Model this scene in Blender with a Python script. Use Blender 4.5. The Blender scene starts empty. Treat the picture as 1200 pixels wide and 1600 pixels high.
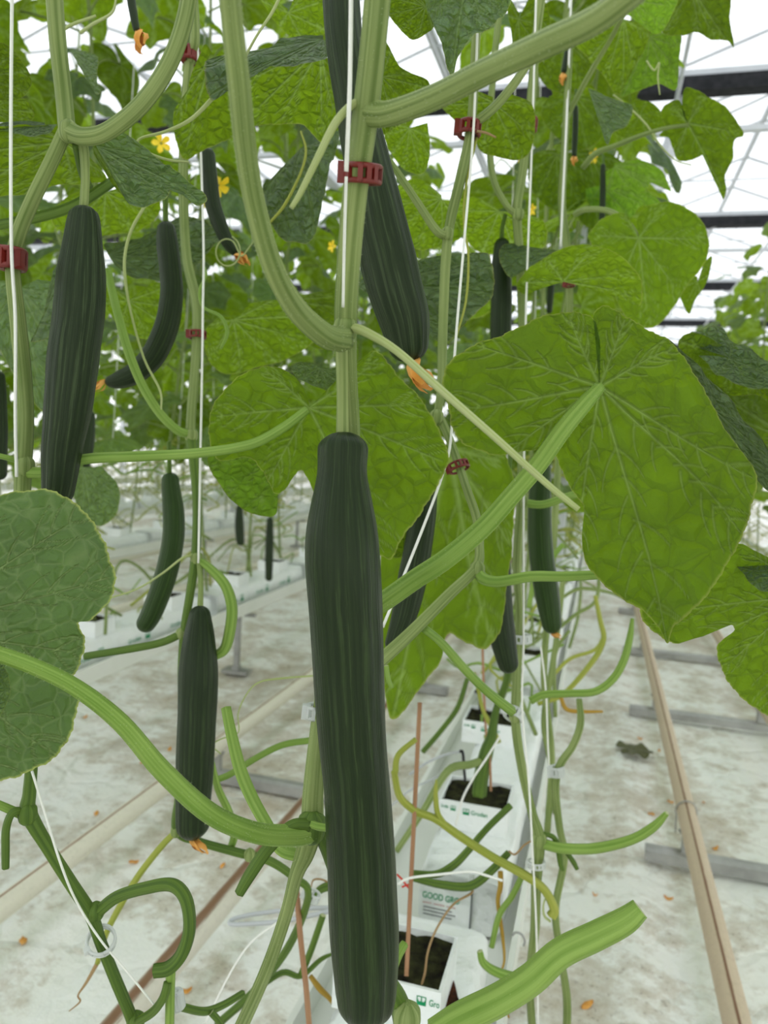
import bpy, math, random
import numpy as np
from mathutils import Vector, Matrix, Euler

# ------------------------------------------------------------------ camera, sky, exposure
scene = bpy.context.scene
COL = scene.collection
CAM_H = 1.12
ROLL = math.radians(3.0)
FPX = 1200.0
_u, _v = 340.0, 85.0
_u2 = _u * math.cos(ROLL) - _v * math.sin(ROLL)
_v2 = _u * math.sin(ROLL) + _v * math.cos(ROLL)
PITCH = math.atan(_v2 / FPX)
YAW = math.atan(_u2 / FPX * math.cos(PITCH))
cam_d = bpy.data.cameras.new('camera')
cam = bpy.data.objects.new('camera', cam_d)
COL.objects.link(cam)
cam_d.sensor_fit = 'VERTICAL'
cam_d.sensor_height = 36.0
cam_d.lens = 27.0
cam_d.clip_start = 0.02
cam_d.clip_end = 300
cam_d.dof.use_dof = True
cam_d.dof.focus_distance = 0.52
cam_d.dof.aperture_fstop = 10.0
CAM_M = (Matrix.Translation((0, 0, CAM_H)) @ Matrix.Rotation(YAW, 4, 'Z')
         @ Matrix.Rotation(math.radians(90) - PITCH, 4, 'X') @ Matrix.Rotation(ROLL, 4, 'Z'))
cam.matrix_world = CAM_M
scene.camera = cam

world = bpy.data.worlds.new('overcast')
scene.world = world
world.use_nodes = True
_bg = world.node_tree.nodes['Background']
_bg.inputs[0].default_value = (0.965, 0.985, 1.0, 1)
_bg.inputs[1].default_value = 1.5

vs = scene.view_settings
vs.view_transform = 'Standard'
vs.look = 'None'
vs.gamma = 1.0
vs.use_curve_mapping = False
vs.exposure = 0.17
scene.cycles.transparent_max_bounces = 16
scene.cycles.max_bounces = 10
scene.cycles.diffuse_bounces = 5

RND = random.Random(7)
NR = np.random.RandomState(5)


def P(px, py, d):
    """the point at distance d along the view axis, seen at a place of the photograph"""
    return CAM_M @ Vector(((px - 600) / FPX * d, (800 - py) / FPX * d, -d))


# ------------------------------------------------------------------ materials
MATS = {}


class NT:
    def __init__(self, name):
        m = bpy.data.materials.new(name)
        m.use_nodes = True
        self.m = m
        self.t = m.node_tree
        self.t.nodes.clear()
        self.out = self.n('ShaderNodeOutputMaterial')
        MATS[name] = m

    def n(self, typ, **kw):
        nd = self.t.nodes.new(typ)
        for k, v in kw.items():
            if k == 'i':
                for kk, vv in v.items():
                    if isinstance(vv, bpy.types.NodeSocket):
                        self.t.links.new(vv, nd.inputs[kk])
                    else:
                        nd.inputs[kk].default_value = vv
            else:
                setattr(nd, k, v)
        return nd

    def math(self, op, a, b=0.0, clamp=False):
        nd = self.n('ShaderNodeMath', operation=op, use_clamp=clamp, i={0: a, 1: b})
        return nd.outputs[0]

    def mix(self, f, a, b):
        nd = self.n('ShaderNodeMix', data_type='RGBA')
        for idx, v in ((0, f), (6, a), (7, b)):
            if isinstance(v, bpy.types.NodeSocket):
                self.t.links.new(v, nd.inputs[idx])
            else:
                nd.inputs[idx].default_value = v if idx == 0 else (tuple(v) + (1,))[:4]
        return nd.outputs[2]

    def ramp(self, f, stops):
        nd = self.n('ShaderNodeValToRGB', i={0: f})
        cr = nd.color_ramp
        while len(cr.elements) < len(stops):
            cr.elements.new(0.5)
        for e, (p, c) in zip(cr.elements, stops):
            e.position = p
            e.color = (tuple(c) + (1,))[:4] if not isinstance(c, (int, float)) else (c, c, c, 1)
        return nd.outputs[0]

    def noise(self, vec, scale, detail=3, rough=0.5):
        return self.n('ShaderNodeTexNoise', i={'Vector': vec, 'Scale': scale, 'Detail': detail, 'Roughness': rough}).outputs[0]

    def attr(self, name):
        return self.n('ShaderNodeAttribute', attribute_name=name)

    def obj(self):
        return self.n('ShaderNodeTexCoord').outputs['Object']

    def bump(self, h, strength=0.3, dist=0.002):
        return self.n('ShaderNodeBump', i={'Height': h, 'Strength': strength, 'Distance': dist}).outputs[0]

    def bsdf(self, color, rough=0.5, spec=0.5, metal=0.0, normal=None, **kw):
        i = {'Base Color': color if isinstance(color, bpy.types.NodeSocket) else (tuple(color) + (1,))[:4],
             'Roughness': rough, 'Specular IOR Level': spec, 'Metallic': metal}
        if normal is not None:
            i['Normal'] = normal
        i.update(kw)
        return self.n('ShaderNodeBsdfPrincipled', i=i).outputs[0]

    def done(self, sh):
        self.t.links.new(sh, self.out.inputs[0])
        return self.m


def leaf_material(name, top, top_vein, under, under_vein, trans, tfac, cell=9.0, linew=0.14, bd=0.011, tvein=(0.50, 0.72, 0.16), edge=(0.45, 0.5, 0.12)):
    s = NT(name)
    lp = s.attr('lp').outputs['Vector']
    vn = s.attr('vn').outputs['Fac']
    dist = s.n('ShaderNodeTexNoise', i={'Vector': lp, 'Scale': 7.0, 'Detail': 2.0}).outputs['Color']
    dd = s.n('ShaderNodeVectorMath', operation='MULTIPLY_ADD', i={0: dist, 1: (0.07, 0.07, 0.0), 2: lp}).outputs[0]
    flat = s.n('ShaderNodeVectorMath', operation='MULTIPLY', i={0: dd, 1: (1, 1, 0)}).outputs[0]
    vor = s.n('ShaderNodeTexVoronoi', feature='DISTANCE_TO_EDGE', i={'Vector': flat, 'Scale': cell}).outputs['Distance']
    vor2 = s.n('ShaderNodeTexVoronoi', feature='DISTANCE_TO_EDGE', i={'Vector': flat, 'Scale': cell * 2.7}).outputs['Distance']
    line = s.ramp(vor, [(0.0, 1.0), (0.035, 0.55), (0.09, 0.0)])
    mask = s.math('MAXIMUM', vn, s.math('MULTIPLY', line, linew), True)
    rnd = s.n('ShaderNodeObjectInfo').outputs['Random']
    patch = s.noise(lp, 3.2, 3)
    val = s.math('ADD', s.math('MULTIPLY', rnd, 0.5), s.math('MULTIPLY', patch, 0.5))
    val = s.math('ADD', val, 0.36)
    back = s.n('ShaderNodeNewGeometry').outputs['Backfacing']
    ct = s.mix(mask, top, top_vein)
    cu = s.mix(mask, under, under_vein)
    c = s.mix(back, ct, cu)
    sep = s.n('ShaderNodeSeparateXYZ', i={0: lp}).outputs[2]
    em = s.ramp(sep, [(0.984, 0.0), (0.998, 0.7)])
    c = s.mix(em, c, edge)
    hsv = s.n('ShaderNodeHueSaturation', i={'Value': val, 'Color': c}).outputs[0]
    dome = s.ramp(vor, [(0.0, 0.74), (0.05, 0.90), (0.25, 1.0)])
    tc = s.mix(vn, trans, tvein)
    tc = s.n('ShaderNodeMix', data_type='RGBA', blend_type='MULTIPLY', i={0: 1.0, 6: tc, 7: dome}).outputs[2]
    tc = s.mix(em, tc, edge)
    thsv = s.n('ShaderNodeHueSaturation', i={'Value': val, 'Color': tc}).outputs[0]
    relief = s.math('ADD', s.math('MINIMUM', vor, 0.25), s.math('MULTIPLY', s.math('MINIMUM', vor2, 0.2), 0.10))
    relief = s.math('ADD', relief, s.math('MULTIPLY', s.noise(lp, 60, 2), 0.02))
    relief = s.math('SUBTRACT', relief, s.math('MULTIPLY', vn, 0.30))
    nrm = s.bump(relief, 1.0, bd)
    spc = s.math('SUBTRACT', 0.5, s.math('MULTIPLY', back, 0.32))
    b = s.bsdf(hsv, 0.46, spc, normal=nrm)
    t = s.n('ShaderNodeBsdfTranslucent', i={'Color': thsv, 'Normal': nrm}).outputs[0]
    mx = s.n('ShaderNodeMixShader', i={0: tfac, 1: b, 2: t}).outputs[0]
    return s.done(mx)


leaf_material('leaf', (0.052, 0.105, 0.070), (0.09, 0.165, 0.10), (0.085, 0.165, 0.014), (0.23, 0.33, 0.08),
              (0.36, 0.565, 0.012), 0.53)
leaf_material('leaf_quilted', (0.082, 0.145, 0.100), (0.12, 0.20, 0.13), (0.085, 0.165, 0.014), (0.23, 0.33, 0.08),
              (0.34, 0.54, 0.012), 0.42, bd=0.030, cell=8.0)
leaf_material('leaf_young', (0.09, 0.22, 0.04), (0.16, 0.30, 0.08), (0.15, 0.32, 0.035), (0.24, 0.42, 0.08),
              (0.45, 0.78, 0.04), 0.55, cell=8)
leaf_material('leaf_dull', (0.062, 0.120, 0.026), (0.22, 0.30, 0.11), (0.062, 0.120, 0.026), (0.22, 0.30, 0.11),
              (0.16, 0.30, 0.03), 0.30, linew=0.42, cell=10.0, bd=0.006, tvein=(0.3, 0.42, 0.14))
leaf_material('leaf_dead', (0.14, 0.15, 0.06), (0.2, 0.2, 0.1), (0.14, 0.15, 0.06), (0.2, 0.2, 0.1), (0.1, 0.12, 0.03), 0.15, tvein=(0.1, 0.12, 0.03),
              edge=(0.15, 0.14, 0.06))


def stem_material(name, c1, c2, tr=0.18, scale=5.0):
    s = NT(name)
    tp = s.attr('tp').outputs['Vector']
    st = s.n('ShaderNodeVectorMath', operation='MULTIPLY', i={0: tp, 1: (scale, scale, 9.0)}).outputs[0]
    n1 = s.noise(st, 0.7, 3)
    fine = s.noise(tp, 120, 2)
    blot = s.noise(s.obj(), 14, 2)
    f = s.ramp(s.math('ADD', n1, s.math('MULTIPLY', s.math('SUBTRACT', blot, 0.5), 0.5)), [(0.3, 0.0), (0.72, 1.0)])
    c = s.mix(f, c1, c2)
    nrm = s.bump(s.math('ADD', n1, s.math('MULTIPLY', fine, 0.25)), 0.45, 0.0015)
    b = s.bsdf(c, 0.48, 0.35, normal=nrm)
    t = s.n('ShaderNodeBsdfTranslucent', i={'Color': c}).outputs[0]
    return s.done(s.n('ShaderNodeMixShader', i={0: tr, 1: b, 2: t}).outputs[0])


stem_material('stem', (0.145, 0.22, 0.045), (0.38, 0.46, 0.17))
stem_material('stem_dark', (0.06, 0.125, 0.012), (0.15, 0.25, 0.035))
stem_material('stem_bright', (0.17, 0.31, 0.035), (0.34, 0.50, 0.11))
stem_material('stem_yellow', (0.30, 0.36, 0.04), (0.48, 0.50, 0.10))
stem_material('tendril', (0.42, 0.50, 0.17), (0.58, 0.64, 0.32))
stem_material('dry', (0.30, 0.17, 0.07), (0.45, 0.31, 0.15), 0.05)
stem_material('ochre', (0.45, 0.25, 0.02), (0.55, 0.36, 0.06), 0.2)
stem_material('cut_face', (0.42, 0.50, 0.22), (0.60, 0.62, 0.36), 0.1)
stem_material('stick', (0.32, 0.15, 0.075), (0.42, 0.23, 0.12), 0.0)


def cucumber_material(name, dark, light, rough):
    s = NT(name)
    tp = s.attr('tp').outputs['Vector']
    wob = s.n('ShaderNodeTexNoise', i={'Vector': s.n('ShaderNodeVectorMath', operation='MULTIPLY', i={0: tp, 1: (1.2, 1.2, 26)}).outputs[0],
                                       'Scale': 1.0, 'Detail': 3.0}).outputs['Color']
    v = s.n('ShaderNodeVectorMath', operation='MULTIPLY_ADD', i={0: wob, 1: (0.14, 0.14, 0.0), 2: tp}).outputs[0]
    st = s.n('ShaderNodeVectorMath', operation='MULTIPLY', i={0: v, 1: (7.5, 7.5, 5.0)}).outputs[0]
    n1 = s.noise(st, 1.0, 4, 0.6)
    st2 = s.n('ShaderNodeVectorMath', operation='MULTIPLY', i={0: v, 1: (16, 16, 12.0)}).outputs[0]
    n2 = s.noise(st2, 1.0, 2)
    ss = s.math('ADD', s.math('MULTIPLY', n1, 0.7), s.math('MULTIPLY', n2, 0.3))
    f = s.ramp(ss, [(0.42, 0.0), (0.54, 0.28), (0.60, 0.9), (0.64, 0.35), (0.8, 0.5)])
    c = s.mix(f, dark, light)
    n3 = s.noise(s.obj(), 220, 2)
    h = s.math('ADD', s.math('MULTIPLY', ss, 1.0), s.math('MULTIPLY', n3, 0.05))
    nrm = s.bump(h, 0.45, 0.003)
    rr = s.math('ADD', s.math('MULTIPLY', n1, 0.2), rough - 0.1)
    return s.done(s.bsdf(c, rr, 0.25, normal=nrm, **{'Specular Tint': (0.93, 1.0, 0.84, 1)}))


cucumber_material('cucumber_skin', (0.008, 0.018, 0.005), (0.032, 0.055, 0.017), 0.34)
cucumber_material('cucumber_skin_ribbed', (0.009, 0.019, 0.006), (0.050, 0.076, 0.032), 0.42)
cucumber_material('cucumber_young', (0.016, 0.040, 0.006), (0.042, 0.085, 0.016), 0.36)


def plain(name, c1, c2=None, scale=20, rough=0.5, spec=0.4, metal=0.0, bump=0.0, bs=60, bd=0.002, detail=4):
    s = NT(name)
    o = s.obj()
    col = c1 if c2 is None else s.mix(s.ramp(s.noise(o, scale, detail), [(0.35, 0.0), (0.65, 1.0)]), c1, c2)
    nrm = s.bump(s.noise(o, bs, 4), bump, bd) if bump else None
    if c2 is None:
        col = s.mix(s.noise(o, scale, 2), tuple(x * 0.93 for x in c1), tuple(min(1, x * 1.05) for x in c1))
    return s.done(s.bsdf(col, rough, spec, metal, normal=nrm))


plain('hair', (0.62, 0.68, 0.45), None, 40, 0.6, 0.3)
plain('petal_orange', (0.62, 0.25, 0.04), (0.78, 0.42, 0.12), 60, 0.7, 0.2)
plain('petal_yellow', (0.90, 0.62, 0.02), (0.95, 0.72, 0.06), 40, 0.6, 0.2)
plain('clip_red', (0.12, 0.008, 0.005), (0.18, 0.014, 0.009), 40, 0.38, 0.5)
plain('string_white', (0.86, 0.86, 0.82), None, 200, 0.7, 0.2)
plain('film_white', (0.80, 0.84, 0.84), (0.86, 0.88, 0.87), 8, 0.35, 0.45, bump=0.7, bs=22, bd=0.02)
plain('gutter_white', (0.72, 0.74, 0.68), (0.78, 0.79, 0.75), 5, 0.42, 0.4, bump=0.1, bs=8, bd=0.01)
plain('soil', (0.010, 0.008, 0.006), (0.045, 0.048, 0.018), 45, 0.95, 0.1, bump=1.0, bs=120, bd=0.01)
plain('moss', (0.03, 0.05, 0.01), (0.07, 0.09, 0.02), 90, 0.95, 0.1, bump=1.0, bs=150, bd=0.008)
plain('peat', (0.02, 0.008, 0.004), (0.09, 0.03, 0.015), 60, 0.95, 0.1, bump=1.0, bs=90, bd=0.01)
plain('ink_green', (0.01, 0.26, 0.10), None, 50, 0.6, 0.2)
plain('ink_grey', (0.10, 0.11, 0.11), None, 50, 0.6, 0.2)
plain('ink_red', (0.45, 0.05, 0.04), None, 50, 0.6, 0.2)
plain('galvanised', (0.33, 0.33, 0.32), (0.46, 0.46, 0.45), 14, 0.5, 0.5, 0.55, bump=0.15, bs=40)
plain('steel_dark', (0.12, 0.125, 0.13), (0.18, 0.185, 0.19), 20, 0.5, 0.4, 0.3)
plain('black_plastic', (0.010, 0.010, 0.011), None, 20, 0.5, 0.4)
plain('truss_grey', (0.55, 0.57, 0.60), (0.62, 0.64, 0.66), 6, 0.5, 0.4)
plain('screen_dark', (0.015, 0.016, 0.018), (0.03, 0.03, 0.034), 12, 0.85, 0.2, bump=0.5, bs=30, bd=0.02)
plain('hose_grey', (0.50, 0.52, 0.54), None, 20, 0.5, 0.4)
plain('tie_red', (0.62, 0.05, 0.03), None, 20, 0.4, 0.4)

# painted heating pipes, the paint worn to rust along the crown
for nm, paint, wear, half in (('pipe_cream', (0.80, 0.76, 0.64), (0.27, 0.13, 0.055), 0.10), ('pipe_flaking', (0.76, 0.72, 0.62), (0.24, 0.13, 0.07), 0.42),
                              ('pipe_tan', (0.62, 0.50, 0.36), (0.22, 0.11, 0.06), 0.09)):
    s = NT(nm)
    tp = s.attr('tp').outputs['Vector']
    sx = s.n('ShaderNodeSeparateXYZ', i={0: tp})
    st = s.n('ShaderNodeVectorMath', operation='MULTIPLY', i={0: tp, 1: (3, 3, 5)}).outputs[0]
    nz = s.noise(st, 3.0, 6, 0.7)
    d = s.math('ABSOLUTE', s.math('ADD', sx.outputs[0], 0.10))
    d = s.math('ADD', d, s.math('MULTIPLY', s.math('SUBTRACT', nz, 0.5), half * 2.2))
    d = s.math('ADD', d, s.math('MULTIPLY', s.math('LESS_THAN', sx.outputs[1], 0.0), 2.0))
    f = s.ramp(d, [(half * 0.55, 1.0), (half, 0.75), (half * 1.35 + 0.03, 0.0)])
    speck = s.ramp(s.noise(s.obj(), 90, 4, 0.7), [(0.5, 0.0), (0.72, 0.6)])
    base = s.mix(speck, paint, tuple(x * 0.66 for x in paint))
    base = s.mix(s.noise(st, 0.8, 3), base, tuple(x * 0.9 for x in paint))
    s.done(s.bsdf(s.mix(f, base, wear), 0.55, 0.35, normal=s.bump(s.math('ADD', nz, s.math('MULTIPLY', f, -0.6)), 0.4, 0.003)))

# translucent clip plastic
s = NT('clip_clear')
s.done(s.n('ShaderNodeMixShader', i={0: 0.45, 1: s.bsdf((0.80, 0.82, 0.81), 0.25, 0.5),
                                     2: s.n('ShaderNodeBsdfTranslucent', i={'Color': (0.9, 0.92, 0.92, 1)}).outputs[0]}).outputs[0])

# greenhouse glass, lightly dusted
s = NT('glass')
tr = s.n('ShaderNodeBsdfTransparent', i={'Color': (0.90, 0.93, 0.94, 1)}).outputs[0]
df = s.n('ShaderNodeBsdfTranslucent', i={'Color': (0.85, 0.88, 0.9, 1)}).outputs[0]
gl = s.n('ShaderNodeBsdfGlossy', i={'Color': (0.9, 0.9, 0.9, 1), 'Roughness': 0.08}).outputs[0]
dust = s.math('MULTIPLY', s.noise(s.obj(), 1.4, 4), 0.5)
m1 = s.n('ShaderNodeMixShader', i={0: dust, 1: tr, 2: df}).outputs[0]
s.done(s.n('ShaderNodeMixShader', i={0: 0.05, 1: m1, 2: gl}).outputs[0])

# white ground film with creases and trodden dirt
s = NT('floor_film')
o = s.obj()
big = s.noise(o, 1.1, 5, 0.6)
mid = s.noise(o, 6.0, 6, 0.65)
fine = s.noise(o, 26, 5, 0.7)
stretch = s.noise(s.n('ShaderNodeVectorMath', operation='MULTIPLY', i={0: o, 1: (9, 2.2, 1)}).outputs[0], 1.0, 5, 0.6)
d1 = s.math('ADD', s.math('MULTIPLY', big, 0.45), s.math('ADD', s.math('MULTIPLY', mid, 0.40), s.math('MULTIPLY', fine, 0.25)))
f1 = s.ramp(d1, [(0.515, 0.0), (0.57, 0.55), (0.66, 1.0)])
specks = s.ramp(s.noise(o, 60, 4, 0.7), [(0.58, 0.0), (0.66, 0.9)])
base = s.mix(s.ramp(stretch, [(0.3, 0.0), (0.7, 1.0)]), (0.85, 0.88, 0.85), (0.90, 0.89, 0.84))
c = s.mix(s.math('MULTIPLY', f1, 0.75), base, (0.40, 0.31, 0.19))
c = s.mix(s.math('MULTIPLY', s.math('MULTIPLY', specks, s.math('ADD', s.math('MULTIPLY', f1, 0.8), 0.06)), 0.9), c, (0.16, 0.11, 0.06))
crease = s.n('ShaderNodeTexVoronoi', feature='DISTANCE_TO_EDGE', i={'Vector': s.n('ShaderNodeVectorMath', operation='MULTIPLY_ADD', i={0: s.n('ShaderNodeTexNoise', i={'Vector': o, 'Scale': 4.0, 'Detail': 3.0}).outputs['Color'], 1: (0.35, 0.35, 0), 2: o}).outputs[0], 'Scale': 4.5}).outputs['Distance']
h = s.math('ADD', s.math('MULTIPLY', s.math('MINIMUM', crease, 0.12), 1.5), s.math('ADD', s.math('MULTIPLY', mid, 0.5), s.math('MULTIPLY', fine, 0.2)))
s.done(s.bsdf(c, 0.45, 0.35, normal=s.bump(h, 0.8, 0.03)))


# ------------------------------------------------------------------ objects
def tag(o, label=None, cat=None, group=None, kind=None):
    if label: o['label'] = label
    if cat: o['category'] = cat
    if group: o['group'] = group
    if kind: o['kind'] = kind
    return o


def thing(name, loc, label=None, cat=None, group=None, kind=None):
    o = bpy.data.objects.new(name, None)
    o.empty_display_size = 0.02
    COL.objects.link(o)
    o.location = loc
    return tag(o, label, cat, group, kind)


def base_of(o):
    v = Vector((0, 0, 0))
    while o is not None:
        v += o.location
        o = o.parent
    return v


def make_mesh(name, V, F, mats, vec=None, vecname='tp', flt=None, smooth=True, midx=None):
    me = bpy.data.meshes.new(name)
    me.from_pydata(V.tolist() if isinstance(V, np.ndarray) else [tuple(v) for v in V], [], F)
    for m in (mats if isinstance(mats, (list, tuple)) else [mats]):
        me.materials.append(MATS[m])
    if vec is not None:
        a = me.attributes.new(vecname, 'FLOAT_VECTOR', 'POINT')
        a.data.foreach_set('vector', np.asarray(vec, dtype=np.float32).ravel())
    if flt is not None:
        a = me.attributes.new('vn', 'FLOAT', 'POINT')
        a.data.foreach_set('value', np.asarray(flt, dtype=np.float32).ravel())
    if smooth:
        me.polygons.foreach_set('use_smooth', [True] * len(me.polygons))
    if midx is not None:
        me.polygons.foreach_set('material_index', midx)
    me.update()
    return me


def link(name, me, parent=None):
    o = bpy.data.objects.new(name, me)
    COL.objects.link(o)
    if parent is not None:
        o.parent = parent
    return o


def build(name, V, F, mats, parent=None, origin=None, **kw):
    """world-space vertices -> object; below a parent they become local, at top level the origin is the base"""
    V = np.asarray(V, dtype=float)
    if parent is not None:
        off = np.array(base_of(parent))
        o = link(name, make_mesh(name, V - off, F, mats, **kw), parent)
    else:
        off = np.array(origin) if origin is not None else np.array([V[:, 0].mean(), V[:, 1].mean(), V[:, 2].min()])
        o = link(name, make_mesh(name, V - off, F, mats, **kw))
        o.location = Vector(off)
    return o


def catmull(pts, steps, closed=False):
    pts = np.asarray(pts, dtype=float)
    n = len(pts)
    if closed:
        g = lambda i: pts[i % n]
        segs = n
    else:
        g = lambda i: pts[i] if 0 <= i < n else (2 * pts[0] - pts[1] if i < 0 else 2 * pts[-1] - pts[-2])
        segs = n - 1
    out = []
    for i in range(segs):
        p0, p1, p2, p3 = g(i - 1), g(i), g(i + 1), g(i + 2)
        for k in range(steps):
            t = k / steps
            out.append(0.5 * ((2 * p1) + (-p0 + p2) * t + (2 * p0 - 5 * p1 + 4 * p2 - p3) * t * t + (-p0 + 3 * p1 - 3 * p2 + p3) * t ** 3))
    if not closed:
        out.append(pts[-1])
    return np.array(out)


def tube_geo(C, R, n=10, ribs=0, amp=0.0, twist=0.0, up=None):
    C = np.asarray(C, float)
    m = len(C)
    R = np.broadcast_to(np.asarray(R, float), (m,))
    T = np.gradient(C, axis=0)
    T /= np.linalg.norm(T, axis=1)[:, None] + 1e-12
    a = np.array(up if up is not None else ([0, 0, 1.0] if abs(T[0][2]) < 0.9 else [1.0, 0, 0]), float)
    N = np.zeros_like(C)
    v = a - T[0] * a.dot(T[0])
    N[0] = v / np.linalg.norm(v)
    for i in range(1, m):
        v = N[i - 1] - T[i] * N[i - 1].dot(T[i])
        N[i] = v / (np.linalg.norm(v) + 1e-12)
    Bn = np.cross(T, N)
    s = np.concatenate([[0], np.cumsum(np.linalg.norm(np.diff(C, axis=0), axis=1))])
    ph = np.linspace(0, 2 * np.pi, n, endpoint=False)
    cx, sx = np.cos(ph), np.sin(ph)
    rad = R[:, None] * (1 + (amp * np.cos(ribs * ph + 0.3)[None, :] if ribs else 0))
    V = C[:, None, :] + rad[..., None] * (cx[None, :, None] * Bn[:, None, :] + sx[None, :, None] * N[:, None, :])
    tp = np.zeros((m, n, 3))
    tp[..., 0] = cx[None]
    tp[..., 1] = sx[None]
    tp[..., 2] = s[:, None]
    V = V.reshape(-1, 3)
    F = []
    for i in range(m - 1):
        for j in range(n):
            k = (j + 1) % n
            F.append((i * n + j, i * n + k, (i + 1) * n + k, (i + 1) * n + j))
    F.append(tuple(range(n - 1, -1, -1)))
    F.append(tuple(range((m - 1) * n, m * n)))
    return V, F, tp.reshape(-1, 3)


def tube(name, pts, rad, mat, parent=None, n=10, steps=6, ribs=0, amp=0.0, cut=None, swell=False, **kw):
    pts = np.array([tuple(p) for p in pts], float)
    m = len(pts)
    r = np.broadcast_to(np.asarray(rad, float), (m,))
    CR = catmull(np.column_stack([pts, r]), steps) if m > 2 else np.array([np.append(pts[0] + (pts[1] - pts[0]) * t, r[0] + (r[1] - r[0]) * t) for t in np.linspace(0, 1, steps + 1)])
    V, F, tp = tube_geo(CR[:, :3], np.maximum(CR[:, 3], 1e-5), n, ribs, amp)
    mats, midx = [mat], None
    if cut:
        mats = [mat, cut]
        midx = [0] * (len(F) - 2) + [1, 1]
    hair = kw.pop('hair', 0)
    o = build(name, V, F, mats, parent, vec=tp, midx=midx, **kw)
    if hair:
        add_hairs(o, CR[:, :3], CR[:, 3], hair)
    return o


def add_hairs(o, C, R, n, seed=1, L=0.0013):
    rs = np.random.RandomState(seed)
    C = np.asarray(C); m = len(C)
    V, F = [], []
    base = np.array(base_of(o.parent)) if o.parent else np.zeros(3)
    for _ in range(n):
        u = rs.uniform(0, m - 1.001); i = int(u); t = u - i
        c = C[i] * (1 - t) + C[i + 1] * t; r = R[i] * (1 - t) + R[i + 1] * t
        T = C[i + 1] - C[i]; T /= np.linalg.norm(T)
        v = rs.normal(size=3); v -= T * v.dot(T); v /= np.linalg.norm(v)
        w = np.cross(T, v)
        p = c + v * r * 0.97; l = L * rs.uniform(0.5, 1.2); q = 0.00011
        b = len(V)
        V += [p + w * q, p - w * q * .5 + T * q * .8, p - w * q * .5 - T * q * .8, p + v * l + T * l * rs.uniform(-.4, .4)]
        F += [(b, b + 1, b + 3), (b + 1, b + 2, b + 3), (b + 2, b, b + 3)]
    h = build('hairs', np.array(V), F, 'hair', o, smooth=False)
    tag(h, kind='stuff')


def ptube(name, trace, mat, parent=None, w=None, **kw):
    """trace: (px, py, depth, width in pixels) rows"""
    pts = [P(t[0], t[1], t[2]) for t in trace]
    rad = [(t[3] if len(t) > 3 else w) * 0.5 * t[2] / FPX for t in trace]
    return tube(name, pts, rad, mat, parent, **kw)


def box_geo(x0, x1, y0, y1, z0, z1):
    V = [(x0, y0, z0), (x1, y0, z0), (x1, y1, z0), (x0, y1, z0), (x0, y0, z1), (x1, y0, z1), (x1, y1, z1), (x0, y1, z1)]
    F = [(0, 3, 2, 1), (4, 5, 6, 7), (0, 1, 5, 4), (1, 2, 6, 5), (2, 3, 7, 6), (3, 0, 4, 7)]
    return V, F


def join(geos):
    V, F = [], []
    for v, f in geos:
        b = len(V)
        V += [tuple(x) for x in v]
        F += [tuple(i + b for i in q) for q in f]
    return V, F


def bevel_obj(o, w, seg=2):
    md = o.modifiers.new('bevel', 'BEVEL')
    md.width = w
    md.segments = seg
    md.limit_method = 'ANGLE'
    return o


def copy_tree(o, parent=None):
    c = o.copy()
    COL.objects.link(c)
    c.parent = parent
    for ch in o.children:
        copy_tree(ch, c)
    return c


# ------------------------------------------------------------------ leaves
def vein_field(Q, ends, size, w1, w2, rs):
    """distance-based vein strength for points Q (n,2), main veins from the origin to ends"""
    segs, wid, order = [], [], []
    angs = [math.atan2(e[1], e[0]) for e in ends]
    for k, e in enumerate(ends):
        L = math.hypot(*e)
        a = angs[k]
        gaps = [abs((angs[j] - a + math.pi) % (2 * math.pi) - math.pi) for j in range(len(ends)) if j != k]
        gap = min(gaps) if gaps else 1.0
        gap = max(gap, 0.35)
        bend = rs.uniform(-0.06, 0.06)
        prev = np.zeros(2)
        K = 6
        for i in range(1, K + 1):
            t = i / K
            p = np.array([math.cos(a + bend * math.sin(t * 3.1)) * L * t, math.sin(a + bend * math.sin(t * 3.1)) * L * t])
            segs.append((prev, p)); wid.append(w1 * (1 - 0.65 * t)); order.append(1.0)
            prev = p
        for t in (0.22, 0.38, 0.53, 0.67, 0.8, 0.91):
            for sg in (-1, 1):
                t2 = t + rs.uniform(-0.05, 0.05)
                st = np.array([math.cos(a) * L * t2, math.sin(a) * L * t2])
                ln = max(min(t2 * L * math.sin(min(gap, 1.4) / 2) / 0.55, 0.62 * L * (1.2 - t2)), 0.15 * L * (1.3 - t2))
                da = math.radians(rs.uniform(42, 56))
                prev = st
                for i in range(1, 5):
                    u = i / 4
                    aa = a + sg * (da - 0.55 * u)
                    p = prev + np.array([math.cos(aa), math.sin(aa)]) * ln / 4
                    segs.append((prev, p)); wid.append(w2 * (1 - 0.5 * u)); order.append(0.8)
                    prev = p
    A = np.array([s_[0] for s_ in segs]); B = np.array([s_[1] for s_ in segs])
    W = np.array(wid); O = np.array(order)
    f = np.zeros(len(Q)); near = np.full(len(Q), 1e9); near1 = np.full(len(Q), 1e9)
    for a_, b_, w_, o_ in zip(A, B, W, O):
        d = b_ - a_
        tt = np.clip(((Q - a_) @ d) / (d @ d + 1e-12), 0, 1)
        ds = np.linalg.norm(Q - (a_ + tt[:, None] * d), axis=1)
        f = np.maximum(f, o_ * np.exp(-(ds / w_) ** 2))
        near = np.minimum(near, ds)
        if o_ == 1.0:
            near1 = np.minimum(near1, ds)
    return f, near, near1


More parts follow.
